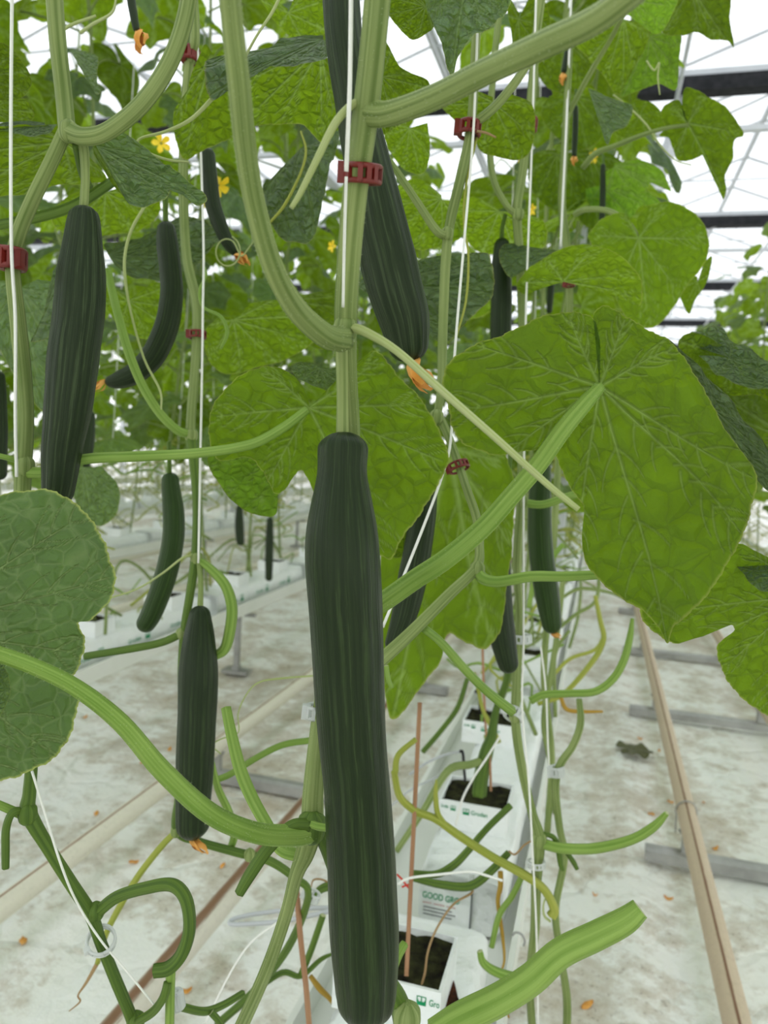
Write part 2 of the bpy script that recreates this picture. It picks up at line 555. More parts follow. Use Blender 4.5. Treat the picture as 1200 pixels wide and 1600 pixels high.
def leaf_geo(B, ends, nr, seed, droop=0.15, wave=0.05, bulge=0.02, w1=0.014, w2=0.008, cup=0.0):
    """B: boundary (n,2), start and end beside the sinus; origin is where the petiole joins. Top side is +Z."""
    rs = random.Random(seed)
    n = len(B)
    size = np.percentile(np.linalg.norm(B, axis=1), 90)
    ts = np.linspace(0, 1, nr + 1)[1:]
    ts = ts ** 0.85
    Q = (ts[:, None, None] * B[None]).reshape(-1, 2)
    T = np.repeat(ts, n)
    Q = np.vstack([[0, 0], Q]); T = np.append(0, T)
    f, near, near1 = vein_field(Q, ends, size, w1 * size, w2 * size, rs)
    r = np.linalg.norm(Q, axis=1) / size
    ang = np.arctan2(Q[:, 1], Q[:, 0])
    p1, p2 = rs.uniform(0, 6), rs.uniform(0, 6)
    z = bulge * size * (1 - np.exp(-(near1 / (0.16 * size)) ** 2)) + 0.45 * bulge * size * (1 - np.exp(-(near / (0.05 * size)) ** 2))
    z = z - droop * size * r ** 2 + wave * size * r ** 2 * (np.sin(5 * ang + p1) + 0.6 * np.sin(9 * ang + p2))
    z = z + cup * size * r
    V = np.column_stack([Q, z])
    F = []
    for j in range(n - 1):
        F.append((0, 1 + j, 2 + j))
    for i in range(nr - 1):
        a = 1 + i * n; b = 1 + (i + 1) * n
        for j in range(n - 1):
            F.append((a + j, b + j, b + j + 1, a + j + 1))
    lp = np.column_stack([Q / size, T])
    return V, F, lp, f


def serrate(B, n, amp, rs, freq=None):
    """resample a boundary to n points and add small teeth"""
    d = np.concatenate([[0], np.cumsum(np.linalg.norm(np.diff(B, axis=0), axis=1))])
    u = np.linspace(0, d[-1], n)
    R = np.column_stack([np.interp(u, d, B[:, 0]), np.interp(u, d, B[:, 1])])
    k = np.arange(n)
    tooth = amp * (0.5 * np.sin(k * 2 * np.pi / 7.3) + 0.35 * np.sin(k * 2 * np.pi / 3.1 + 1) + 0.5 * np.sin(k * 2 * np.pi / 17.0 + rs.uniform(0, 6)))
    env = np.clip(np.minimum(k, n - 1 - k) / (0.06 * n), 0, 1)
    ln = np.linalg.norm(R, axis=1)
    return R * (1 + (tooth * env / (ln + 1e-6)))[:, None]


def template_boundary(seed, n, teeth=0.012):
    rs = random.Random(seed)
    ctl = [(-177, .10), (-172, .36), (-160, .56), (-140, .68), (-118, .74), (-98, .69), (-78, .71), (-58, .84), (-40, .77), (-22, .82), (-9, .93), (0, 1.02)]
    ctl = ctl + [(-a, r) for a, r in reversed(ctl[:-1])]
    pts = []
    for a, r in ctl:
        r2 = r * (1 + rs.uniform(-0.07, 0.07)) if abs(a) < 165 else r
        aa = math.radians(a + rs.uniform(-3, 3) * (abs(a) < 165))
        pts.append((math.sin(aa) * r2, math.cos(aa) * r2))
    B = catmull(pts, 8)
    B = serrate(B, n, teeth, rs)
    ends = [(math.sin(math.radians(a)) * r, math.cos(math.radians(a)) * r) for a, r in ((0, 1), (-57, .82), (57, .82), (-112, .7), (112, .7), (-150, .55), (150, .55))]
    return B[::-1].copy(), ends


LEAF_T = []
LEAF_GEO_FAR = []


def leaf_templates():
    for k in range(7):
        B, ends = template_boundary(100 + k, 64)
        V, F, lp, f = leaf_geo(B, ends, 12, k, droop=[.10, .3, .22, .4, .15, .34, .05][k], wave=[.05, .07, .04, .06, .09, .05, .06][k], bulge=0.045, w1=.03, w2=.018)
        LEAF_T.append(make_mesh('leaf', V, F, 'leaf', vec=lp, vecname='lp', flt=f))
        B, ends = template_boundary(100 + k, 20, 0.0)
        LEAF_GEO_FAR.append(leaf_geo(B, ends, 4, k, droop=[.10, .3, .22, .4, .15, .34, .05][k], wave=.05, bulge=0.03, w1=.05, w2=.03))


leaf_templates()


def frame(tipdir, normal):
    y = Vector(tipdir).normalized()
    z = Vector(normal)
    z = (z - y * z.dot(y)).normalized()
    x = y.cross(z)
    return Matrix((x, y, z)).transposed()


LEAF_SEED = [0]


def traced_leaf(parent, j, d, outline, side='under', tilt=(0.0, None), veins=None, res=26, nb=150, droop=0.06, wave=0.015, bulge=0.02,
                mat='leaf', teeth=0.006, smooth=True, name='leaf', w1=0.014, w2=0.0075, cup=0.0):
    """leaf blade whose rim passes the traced places; side: which face looks at the camera; tilt: metres of depth per 100 px right / down at d = 0.5"""
    LEAF_SEED[0] += 1
    if side == 'top' and mat == 'leaf':
        mat = 'leaf_quilted'
    rs = random.Random(LEAF_SEED[0] * 13 + 5)
    a = tilt[0]
    b = tilt[1] if tilt[1] is not None else (0.02 if side == 'under' else -0.028)
    k = d / 0.5
    J = np.array(P(j[0], j[1], d))

    def un(p):
        dd = d + k * (a * (p[0] - j[0]) + b * (p[1] - j[1])) / 100.0
        return np.array(P(p[0], p[1], max(dd, 0.15)))
    pts = np.array([un(p) for p in outline])
    # plane axes from the tilt
    e1 = un((j[0] + 10, j[1])) - J
    e2 = un((j[0], j[1] - 10)) - J
    nz = np.cross(e1, e2); nz /= np.linalg.norm(nz)          # towards the camera
    if side == 'under':
        nz = -nz
    ex = e1 / np.linalg.norm(e1)
    ey = np.cross(nz, ex)
    B = np.column_stack([(pts - J) @ ex, (pts - J) @ ey])
    if smooth:
        B = catmull(B, 5)
    size = np.percentile(np.linalg.norm(B, axis=1), 90)
    # counter-clockwise seen from +nz
    area = np.sum(B[:-1, 0] * B[1:, 1] - B[1:, 0] * B[:-1, 1])
    if area < 0:
        B = B[::-1].copy()
    B = serrate(B, nb, teeth * size, rs)
    # keep the rim turning one way round the junction, so the blade never folds through itself
    th = np.unwrap(np.arctan2(B[:, 1], B[:, 0])); rd = np.linalg.norm(B, axis=1)
    mid_i = len(B) // 2
    th[mid_i:] = np.maximum.accumulate(th[mid_i:])
    th[:mid_i + 1] = np.minimum.accumulate(th[:mid_i + 1][::-1])[::-1]
    B = np.column_stack([np.cos(th) * rd, np.sin(th) * rd])
    if veins:
        ends = [((un(v) - J) @ ex, (un(v) - J) @ ey) for v in veins]
    else:
        idx = np.linspace(0.09, 0.91, 7) * (len(B) - 1)
        ends = [tuple(B[int(i)] * 0.98) for i in idx]
    V, F, lp, f = leaf_geo(B, ends, res, LEAF_SEED[0], droop, wave, bulge, w1, w2, cup)
    W = J[None] + V[:, :1] * ex[None] + V[:, 1:2] * ey[None] + V[:, 2:3] * nz[None]
    return build(name, W, F, mat, parent, vec=lp, vecname='lp', flt=f)


# ------------------------------------------------------------------ fruit and small parts
def cucumber_geo(C, R, n=44, amp=0.02, seed=0, wrinkle=0.0, e0=0.9, e1=1.0):
    rs = np.random.RandomState(seed)
    m = len(C)
    s = np.concatenate([[0], np.cumsum(np.linalg.norm(np.diff(C, axis=0), axis=1))])
    L = s[-1]
    r = np.array(R, float).copy()
    l0, l1 = r[0] * e0, r[-1] * e1
    r *= np.sqrt(np.clip(1 - np.clip(1 - s / l0, 0, 1) ** 2, 0.0, 1))
    r *= np.sqrt(np.clip(1 - np.clip(1 - (L - s) / l1, 0, 1) ** 2, 0.0, 1))
    r = np.maximum(r, R.max() * 0.06)
    V, F, tp = tube_geo(C, r, n)
    V = V.reshape(m, n, 3)
    ph = np.linspace(0, 2 * np.pi, n, endpoint=False)
    p = rs.uniform(0, 6.28, 8)
    tt = (s / L)[:, None]
    rib = 0.6 * np.cos(9 * ph[None] + p[0] + 0.7 * np.sin(5 * tt + p[1])) + 0.4 * np.cos(14 * ph[None] + p[2] + 1.2 * np.sin(4 * tt + p[3]))
    rib = rib * amp * (0.5 + 1.1 * tt)
    lump = 0.012 * np.sin(17 * tt + p[4] + 2 * np.cos(ph + p[5])[None]) + wrinkle * 0.02 * np.sin(40 * tt + 3 * np.cos(2 * ph + p[6])[None]) * np.cos(6 * ph + p[7])[None]
    neck = np.exp(-(s / (0.05 * L)) ** 2)[:, None] * 0.05 * np.cos(8 * ph + p[1])[None]
    V = C[:, None, :] + (V - C[:, None, :]) * (1 + rib + lump + neck)[..., None]
    return V.reshape(-1, 3), F, tp


def dried_flower(parent, p, direction, size, mat='petal_orange'):
    """shrivelled corolla: a few narrow twisted petals"""
    d = Vector(direction).normalized()
    side = d.orthogonal().normalized()
    V, F = [], []
    rs = random.Random(int(p[0] * 9999) ^ int(p[2] * 7777))
    for k in range(5):
        q = Matrix.Rotation(k * 2 * math.pi / 5 + rs.uniform(-.3, .3), 3, d) @ side
        w = d.cross(q)
        L = size * rs.uniform(0.7, 1.15)
        sp = rs.uniform(0.12, 0.32)
        b = len(V)
        M = 6
        for i in range(M + 1):
            t = i / M
            c = Vector(p) + d * (L * t) + q * (size * sp * math.sin(t * 2.6)) + w * (size * 0.10 * math.sin(t * 5 + k))
            hw = size * (0.10 + 0.10 * math.sin(math.pi * min(1, t * 1.15))) * (1 - 0.55 * t)
            fold = q * (size * 0.04 * math.sin(9 * t + k))
            V += [c - w * hw, c + fold + q * hw * 0.4, c + w * hw]
        for i in range(M):
            for e in (0, 1):
                a = b + 3 * i + e
                F.append((a, a + 1, a + 4, a + 3))
    return build('withered_flower', np.array([tuple(v) for v in V]), F, mat, parent)


def cucumber(label, trace, mat='cucumber_skin', n=44, steps=12, amp=0.02, wrinkle=0.0, ped=None, pedw=9, flower=None, fsize=0.03, group=None, seed=1, e0=0.9, e1=1.0, pmat='stem_dark'):
    """trace rows (px, py, depth, width px) from the stalk end down"""
    C = np.array([tuple(P(*t[:3])) for t in trace])
    R = np.array([t[3] * 0.5 * t[2] / FPX for t in trace])
    CR = catmull(np.column_stack([C, R]), steps)
    # denser sampling near both ends for round caps
    s = np.concatenate([[0], np.cumsum(np.linalg.norm(np.diff(CR[:, :3], axis=0), axis=1))])
    L = s[-1]
    u = np.linspace(0, 1, 90)
    u = L * (0.5 - 0.5 * np.cos(np.pi * u)) * 0.75 + L * u * 0.25
    CR = np.column_stack([np.interp(u, s, CR[:, i]) for i in range(4)])
    V, F, tp = cucumber_geo(CR[:, :3], CR[:, 3], n, amp, seed, wrinkle, e0, e1)
    root = thing('cucumber', Vector(CR[-1, :3]), label, 'cucumber', group)
    build('fruit_body', V, F, mat, root, vec=tp)
    if ped:
        ptube('fruit_stalk', ped, pmat, root, w=pedw, n=10, ribs=5, amp=0.12)
    if flower:
        d = (CR[-1, :3] - CR[-8, :3])
        dv = Vector(d).normalized()
        if flower is not True:
            dv = (P(*flower) - Vector(CR[-1, :3])).normalized()
        dried_flower(root, Vector(CR[-1, :3]) - dv * 0.002, dv, fsize)
    return root


def ring_clip(name, p, axis, r, h, mat, label, cat='clip', group=None, gap=0.5, tab=True, face=None):
    """trellis clip: two thin rims joined by short bars, plus a hinge block"""
    a = Vector(axis).normalized()
    toward = (CAM_M.translation - Vector(p)) if face is None else Vector(face)
    x = (toward - a * toward.dot(a)).normalized()
    y = a.cross(x)
    root = thing(name, Vector(p), label, cat, group)
    N = 22
    for zc, nm in ((h * 0.36, 'upper_rim'), (-h * 0.36, 'lower_rim')):
        C = [Vector(p) + a * zc + (x * math.cos(t) + y * math.sin(t)) * r for t in np.linspace(0.0, 2 * math.pi, N)]
        V, F, tp = tube_geo(np.array([tuple(c) for c in C]), h * 0.15, 6)
        build(nm, V, F, mat, root)
    g = []
    for k, t in enumerate((-0.95, -0.1, 0.35, 0.75, 1.4, 2.2, 3.1, 4.2)):
        c = Vector(p) + (x * math.cos(t) + y * math.sin(t)) * r
        tx = -x * math.sin(t) + y * math.cos(t)
        rx = x * math.cos(t) + y * math.sin(t)
        wv = h * (0.22 if k != 0 else 0.42)
        V = []
        for sz in (-1, 1):
            for (sx, sy) in ((-1, -1), (1, -1), (1, 1), (-1, 1)):
                V.append(c + tx * sx * wv * 0.6 + rx * sy * h * 0.13 + a * sz * h * 0.36)
        g.append((V, [(0, 3, 2, 1), (4, 5, 6, 7), (0, 1, 5, 4), (1, 2, 6, 5), (2, 3, 7, 6), (3, 0, 4, 7)]))
    V, F = join(g)
    build('clip_bars', np.array(V), F, mat, root, smooth=False)
    if tab:
        c = Vector(p) - y * r * 1.05 + x * r * 0.3
        V = []
        for sz in (-1, 1):
            for (sx, sy) in ((-1, -1), (1, -1), (1, 1), (-1, 1)):
                V.append(c + y * sx * h * 0.3 + x * sy * h * 0.22 + a * sz * h * 0.52)
        build('hinge', np.array([tuple(v) for v in V]), [(0, 3, 2, 1), (4, 5, 6, 7), (0, 1, 5, 4), (1, 2, 6, 5), (2, 3, 7, 6), (3, 0, 4, 7)], mat, root, smooth=False)
    return root


def pclip(px, py, d, wpx, hpx, axis_px, mat, label, name='trellis_clip', group=None):
    """clip seen at px,py; axis_px: second image point giving the stem direction"""
    p = P(px, py, d)
    q = P(axis_px[0], axis_px[1], axis_px[2] if len(axis_px) > 2 else d)
    return ring_clip(name, p, q - p, wpx * 0.5 * d / FPX, hpx * d / FPX, mat, label, group=group)


def twine(label, trace, w=4.5, mat='string_white', group=None):
    pts = [P(*t) for t in trace]
    rad = [0.5 * w * trace[0][2] / FPX] * len(pts)
    o = tube('string', pts, rad, mat, None, n=6, steps=8)
    return tag(o, label, 'string', group)


# ------------------------------------------------------------------ the house: floor, rails, gutters, roof
ROWS = [-0.205 - 1.45 * k for k in range(6)]        # plant rows, the first is the one in front of the camera
RAILS = [(0.31, 0.73), (-1.14, -0.72), (-2.59, -2.17), (-4.04, -3.62)]

# white ground film, softly ridged where it covers the drains
nx, ny = 150, 120
gx = np.linspace(-11, 4.5, nx)
gy = np.concatenate([np.linspace(-6, -1.6, 12), np.linspace(-1.5, 6, 78), np.linspace(6.3, 45, 30)])
X, Y = np.meshgrid(gx, gy)


def film_height(x, y):
    h = 0.006 * np.sin(2.3 * x + 1.7 * y) * np.sin(3.1 * y - 1.2 * x) + 0.004 * np.sin(9 * x + 4 * y) * np.sin(7 * y - 3 * x)
    for r in ROWS:
        for e in (-0.34, 0.36):
            h = h + 0.02 * np.exp(-((x - r - e) / 0.05) ** 2) * (0.8 + 0.2 * np.sin(3 * y))
    return h - 0.012


gx = np.sort(np.concatenate([np.linspace(-18, 9, 150)] + [np.linspace(r + e - .15, r + e + .15, 9) for r in ROWS[:3] for e in (-0.34, 0.36)]))
nx = len(gx)
X, Y = np.meshgrid(gx, gy)
V = np.column_stack([X.ravel(), Y.ravel(), film_height(X, Y).ravel()])
F = [(j * nx + i, j * nx + i + 1, (j + 1) * nx + i + 1, (j + 1) * nx + i) for j in range(ny - 1) for i in range(nx - 1)]
fl = build('floor', V, F, 'floor_film', origin=(0, 0, 0))
tag(fl, 'white plastic ground film with creases and brown trodden dirt', 'floor', kind='structure')

# heating pipe rails
PIPE_Z, PIPE_R = 0.115, 0.0255
pipe_lab = {0.31: ('pipe_tan', 'bare tan heating pipe rail running along the right-hand aisle'),
            0.73: ('pipe_tan', 'second tan heating pipe rail by the right edge of the photo'),
            -0.72: ('pipe_flaking', 'cream heating pipe rail with flaking rusty crown just left of the long cucumber'),
            -1.14: ('pipe_cream', 'cream heating pipe rail with thin brown streak, on the gutter side of the left aisle')}
for a, b in RAILS[:2]:
    for x in (a, b):
        mt, lab = pipe_lab[x]
        C = np.array([(x, y, PIPE_Z) for y in np.linspace(0.3, 24, 60)])
        V, F, tp = tube_geo(C, PIPE_R, 20, up=(0, 0, 1))
        o = build('heating_pipe', V, F, mt, vec=tp)
        tag(o, lab, 'pipe', 'heating pipe rails')
for a, b in RAILS[2:]:
    for x in (a, b):
        C = np.array([(x, y, PIPE_Z) for y in np.linspace(1.2, 24, 8)])
        V, F, tp = tube_geo(C, PIPE_R, 12, up=(0, 0, 1))
        tag(build('heating_pipe', V, F, 'pipe_cream', vec=tp), 'cream heating pipe rail in an aisle beyond the left gutter', 'pipe', 'heating pipe rails of far aisles')

WORDS = ['nearest', 'second nearest', 'third nearest', 'fourth nearest', 'fifth nearest', 'sixth nearest', 'seventh nearest', 'eighth nearest', 'ninth nearest', 'tenth nearest', 'eleventh nearest', 'twelfth nearest']


def rail_support(x0, x1, y, label):
    t = thing('rail_support', ((x0 + x1) / 2, y, 0), label, 'rail support', 'rail supports')
    prof = [(-0.022, 0.0), (-0.022, 0.03), (-0.012, 0.036), (0.012, 0.036), (0.022, 0.03), (0.022, 0.0)]
    V, F = [], []
    for x in (x0 - 0.11, x1 + 0.12):
        V += [(x, y + p, z + 0.003) for p, z in prof]
    k = len(prof)
    F = [(i, (i + 1) % k, k + (i + 1) % k, k + i) for i in range(k)] + [tuple(range(k)), tuple(range(2 * k - 1, k - 1, -1))]
    build('cross_bar', V, F, 'galvanised', t, smooth=False)
    for x in (x0, x1):
        v, f = box_geo(x - 0.017, x + 0.017, y - 0.012, y + 0.012, 0.03, PIPE_Z - 0.018)
        bevel_obj(build('post', v, f, 'galvanised', t, smooth=False), 0.003)
        C = [(x + 0.030 * math.cos(q), y, PIPE_Z + 0.030 * math.sin(q)) for q in np.linspace(-2.6, -0.5, 9)]
        V, F, tp = tube_geo(np.array(C), 0.0045, 6)
        build('saddle', V, F, 'galvanised', t)


for k, y in enumerate((2.22, 3.5, 4.6, 5.8, 7.0)):
    rail_support(0.31, 0.73, y, f'{WORDS[k]} grey steel rail support under the right-hand pipe rails')
for k, y in enumerate((2.21, 3.4, 4.6)):
    rail_support(-1.14, -0.72, y, f'{WORDS[k]} grey steel rail support under the cream pipes on the left')

# thin wire hoop holding the right pipe
C = [(0.31 + 0.029 * math.cos(q), 2.31 + 0.004 * math.sin(q * 2), PIPE_Z + 0.031 * math.sin(q)) for q in np.linspace(-0.3, math.pi + 0.5, 16)]
C.append((0.285, 2.31, 0.07)); C.append((0.287, 2.315, 0.045))
V, F, tp = tube_geo(np.array(C), 0.0022, 6)
tag(build('pipe_hook', V, F, 'galvanised'), 'thin wire hook looped over the tan right-hand pipe', 'hook')

# grow gutters on legs
GZ = 0.315


def gutter(xc, y0, y1, label, legs, group):
    t = thing('grow_gutter', (xc, y0, GZ), label, 'gutter', group)
    prof = [(-0.135, 0.055), (-0.135, 0.0), (-0.09, -0.022), (-0.04, -0.022), (-0.03, 0.0), (0.03, 0.0), (0.04, -0.022), (0.09, -0.022), (0.135, 0.0), (0.135, 0.055),
            (0.126, 0.055), (0.126, 0.012), (-0.126, 0.012), (-0.126, 0.055)]
    V = [(xc + p, y, GZ + z) for y in (y0, y1) for p, z in prof]
    k = len(prof)
    F = [(i, k + i, k + (i + 1) % k, (i + 1) % k) for i in range(k)] + [(0, 1, 8, 9, 10, 11, 12, 13)]
    build('trough', V, F, 'gutter_white', t, smooth=False)
    for y in legs:
        g = [box_geo(xc + 0.03, xc + 0.054, y - 0.012, y + 0.012, 0.012, GZ - 0.02), box_geo(xc - 0.02, xc + 0.11, y - 0.035, y + 0.035, 0.0, 0.016),
             box_geo(xc - 0.05, xc + 0.13, y - 0.012, y + 0.012, GZ - 0.035, GZ - 0.021), box_geo(xc + 0.025, xc + 0.06, y - 0.017, y + 0.017, 0.016, 0.035)]
        v, f = join(g)
        build('leg', v, f, 'galvanised', t, smooth=False)


gutter(ROWS[0], 0.35, 22, 'white grow gutter right under the slabs behind the long cucumber', [1.5, 3.5, 5.5, 7.5], 'grow gutters')
gutter(ROWS[1], 0.8, 22, 'white raised grow gutter on a steel leg beyond the cream pipes', [1.35, 3.3, 5.3, 7.3, 9.3], 'grow gutters')
gutter(ROWS[2], 1.5, 22, 'white grow gutter one row beyond the leg-standing left gutter', [3.6, 5.6, 7.6], 'grow gutters')
gutter(ROWS[3], 2.5, 22, 'white grow gutter far back at left behind two others', [4.6, 7.6], 'grow gutters')
gutter(ROWS[4], 3.5, 22, 'white grow gutter in the far left background', [], 'grow gutters')
gutter(ROWS[5], 4.5, 22, 'white grow gutter farthest of all on the left', [], 'grow gutters')
gutter(1.36, 3.0, 22, 'white grow gutter beyond the right-hand aisle', [4.5, 6.5, 8.5], 'grow gutters')

# slabs in white film and the blocks standing on them
SZ0, SZ1 = GZ + 0.013, GZ + 0.115


def text_mesh(name, txt, p, right, up, size, mat, parent=None, width=None):
    cu = bpy.data.curves.new('lettering', 'FONT')
    cu.body = txt
    cu.size = size
    cu.offset = size * 0.012
    to = bpy.data.objects.new('tmp', cu)
    COL.objects.link(to)
    dg = bpy.context.evaluated_depsgraph_get()
    me = bpy.data.meshes.new_from_object(to.evaluated_get(dg))
    bpy.data.objects.remove(to)
    n = len(me.vertices)
    co = np.zeros(n * 3); me.vertices.foreach_get('co', co); co = co.reshape(-1, 3)
    sx = 1.0
    if width:
        sx = width / (co[:, 0].max() - co[:, 0].min())
    r, u = Vector(right).normalized(), Vector(up).normalized()
    W = np.array([tuple(Vector(p) + r * (c[0] * sx) + u * c[1]) for c in co])
    F = [tuple(q.vertices) for q in me.polygons]
    bpy.data.meshes.remove(me)
    return build(name, W, F, mat, parent, smooth=False)


def logo(p, right, up, s, parent, mat='ink_green'):
    """square frame with a small tree inside"""
    r, u = Vector(right), Vector(up)
    V, F = [], []

    def poly(pts):
        b = len(V)
        V.extend([tuple(Vector(p) + r * (x * s) + u * (y * s)) for x, y in pts])
        F.append(tuple(range(b, b + len(pts))))
    for q in ([(0, 0), (1, 0), (1, .42), (0, .42)], [(0, .42), (.10, .42), (.10, 1), (0, 1)], [(.9, .42), (1, .42), (1, 1), (.9, 1)], [(.44, .42), (.56, .42), (.56, 1), (.44, 1)],
              [(.10, .9), (.44, .9), (.44, 1), (.10, 1)], [(.56, .9), (.9, .9), (.9, 1), (.56, 1)], [(.10, .42), (.22, .42), (.10, .66)], [(.9, .42), (.9, .66), (.78, .42)]):
        poly(q)
    return build('logo', V, F, mat, parent, smooth=False)


def film_slab(xc, y0, y1, label, group, detail=False, w=0.145, rot=0.0):
    """growing slab wrapped in white film: pillow with crimped ends"""
    t = thing('grow_slab', (xc, (y0 + y1) / 2, SZ0), label, 'grow slab', group)
    nyy, k = (26, 20) if detail else (8, 10)
    V = []
    rs = random.Random(int(y0 * 100))
    for i in range(nyy):
        u = i / (nyy - 1)
        y = y0 + (y1 - y0) * u
        e = min(u, 1 - u) * (y1 - y0)
        end = min(1.0, 0.35 + 0.65 * math.sqrt(min(1.0, e / 0.045)))
        for j in range(k):
            a = 2 * math.pi * j / k
            cx, cz = math.cos(a), math.sin(a)
            q = 0.32
            px = math.copysign(abs(cx) ** q, cx) * w / 2 * (0.93 + 0.07 * end)
            pz = math.copysign(abs(cz) ** q, cz) * 0.5 * (0.86 + 0.14 * end)
            wr = (rs.uniform(-1, 1) * 0.0035) if detail and 0 < i < nyy - 1 else 0
            V.append((xc + px * (1 + wr * 6) , y + wr, SZ0 + (0.5 + pz) * (SZ1 - SZ0) + wr * (cz > 0)))
    F = [(i * k + j, i * k + (j + 1) % k, (i + 1) * k + (j + 1) % k, (i + 1) * k + j) for i in range(nyy - 1) for j in range(k)]
    F += [tuple(range(k)), tuple(range((nyy - 1) * k + k - 1, (nyy - 1) * k - 1, -1))]
    build('film_wrap', np.array(V), F, 'film_white', t)
    return t


def grow_block(xc, yc, label, group, w=0.125, l=0.11, h=0.053, text=True, soilmat='soil', lx=None):
    z0, z1 = SZ1 - 0.002, SZ1 - 0.002 + h
    t = thing('grow_block', (xc, yc, z0), label, 'grow block', group)
    a = 0.004
    x0, x1, y0, y1 = xc - w / 2, xc + w / 2, yc - l / 2, yc + l / 2
    # film sleeve: four thin walls, slightly wavy rim
    g = [box_geo(x0, x1, y0, y0 + a, z0, z1), box_geo(x0, x1, y1 - a, y1, z0, z1 + 0.002), box_geo(x0, x0 + a, y0 + a, y1 - a, z0, z1), box_geo(x1 - a, x1, y0 + a, y1 - a, z0, z1)]
    v, f = join(g)
    build('film_sleeve', v, f, 'film_white', t, smooth=False)
    N = 11
    V = []
    rs = random.Random(int(xc * 991 + yc * 313))
    for i in range(N):
        for j in range(N):
            V.append((x0 + a + (w - 2 * a) * i / (N - 1), y0 + a + (l - 2 * a) * j / (N - 1), z1 - 0.010 + rs.uniform(0, 0.007)))
    F = [(i * N + j, (i + 1) * N + j, (i + 1) * N + j + 1, i * N + j + 1) for i in range(N - 1) for j in range(N - 1)]
    build('substrate', V, F, soilmat, t)
    if text:
        yy = y0 - 0.0006
        s = 0.0115
        full = lx is None
        lx = x0 + 0.045 if full else x1 - lx
        zt = z1 - 0.021
        logo((lx, yy, zt), (1, 0, 0), (0, 0, 1), s, t)
        if full:
            text_mesh('lettering', 'Grodan', (lx + s * 1.25, yy, zt + 0.002), (1, 0, 0), (0, 0, 1), 0.0115, 'ink_green', t, width=0.030)
            text_mesh('lettering', 'Grodan', (x0 + 0.004, yy, zt + 0.007), (1, 0, 0), (0, 0, 1), 0.009, 'ink_green', t, width=0.014)
            logo((x0 + 0.022, yy, zt + 0.004), (1, 0, 0), (0, 0, 1), s * 0.8, t)
        else:
            text_mesh('lettering', 'Gro', (lx + s * 1.3, yy, zt + 0.002), (1, 0, 0), (0, 0, 1), 0.0115, 'ink_green', t, width=0.0125)
    return t


XS = ROWS[0] + 0.035
s1 = film_slab(XS - 0.016, 0.60, 1.07, 'wrinkled white film slab in the foreground with a torn side', 'slabs of the front row', True, w=0.168)
s2 = film_slab(XS, 1.20, 2.2, 'white film slab with printed end standing below the second grow block', 'slabs of the front row', True)
# torn opening with dark peat on top of the first slab, right of the block


def at_height(px, py, z):
    d = CAM_M.to_3x3() @ Vector(((px - 600) / FPX, (800 - py) / FPX, -1))
    return Vector((0, 0, CAM_H)) + d * ((z - CAM_H) / d.z)


rs = random.Random(3)
tr = [(697, 1514), (705, 1520), (711, 1538), (715, 1556), (722, 1576), (717, 1596), (708, 1615), (694, 1650), (690, 1600), (692, 1560), (694, 1530)]
V = [tuple(at_height(x, y, SZ1 + 0.0035)) for x, y in tr]
V += [tuple(at_height(700 + rs.uniform(-3, 6), 1545 + 22 * k, SZ1 + 0.006)) for k in range(3)]
n = len(tr)
cidx = lambda i: n + min(2, max(0, int((tr[i][1] - 1520) / 34)))
F = []
for i in range(n):
    j = (i + 1) % n
    F.append((cidx(i), j, i))
    if cidx(i) != cidx(j):
        F.append((cidx(i), cidx(j), j))
build('torn_opening', V, F, 'peat', s1)
# print on the end of the second slab
ye = 1.20 - 0.001
text_mesh('lettering', 'GOOD GRO', (XS - 0.063, ye, SZ0 + 0.050), (1, 0, 0), (0, 0, 1), 0.0155, 'ink_green', s2, width=0.062)
text_mesh('lettering', '---- ----- ----', (XS - 0.062, ye, SZ0 + 0.040), (1, 0, 0), (0, 0, 1), 0.010, 'ink_red', s2, width=0.055)
V, F = [], []
for k in range(3):
    v, f = box_geo(XS - 0.060, XS - 0.012 + 0.006 * (k % 2), ye - 0.0004, ye, SZ0 + 0.034 - 0.006 * k, SZ0 + 0.0355 - 0.006 * k)
    b = len(V); V += v; F += [tuple(i + b for i in q) for q in f]
build('small_print', V, F, 'ink_grey', s2, smooth=False)
v, f = box_geo(XS + 0.018, XS + 0.020, ye - 0.002, ye + 0.001, SZ0 + 0.0, SZ0 + 0.075)
build('film_seam', v, f, 'ink_grey', s2, smooth=False)

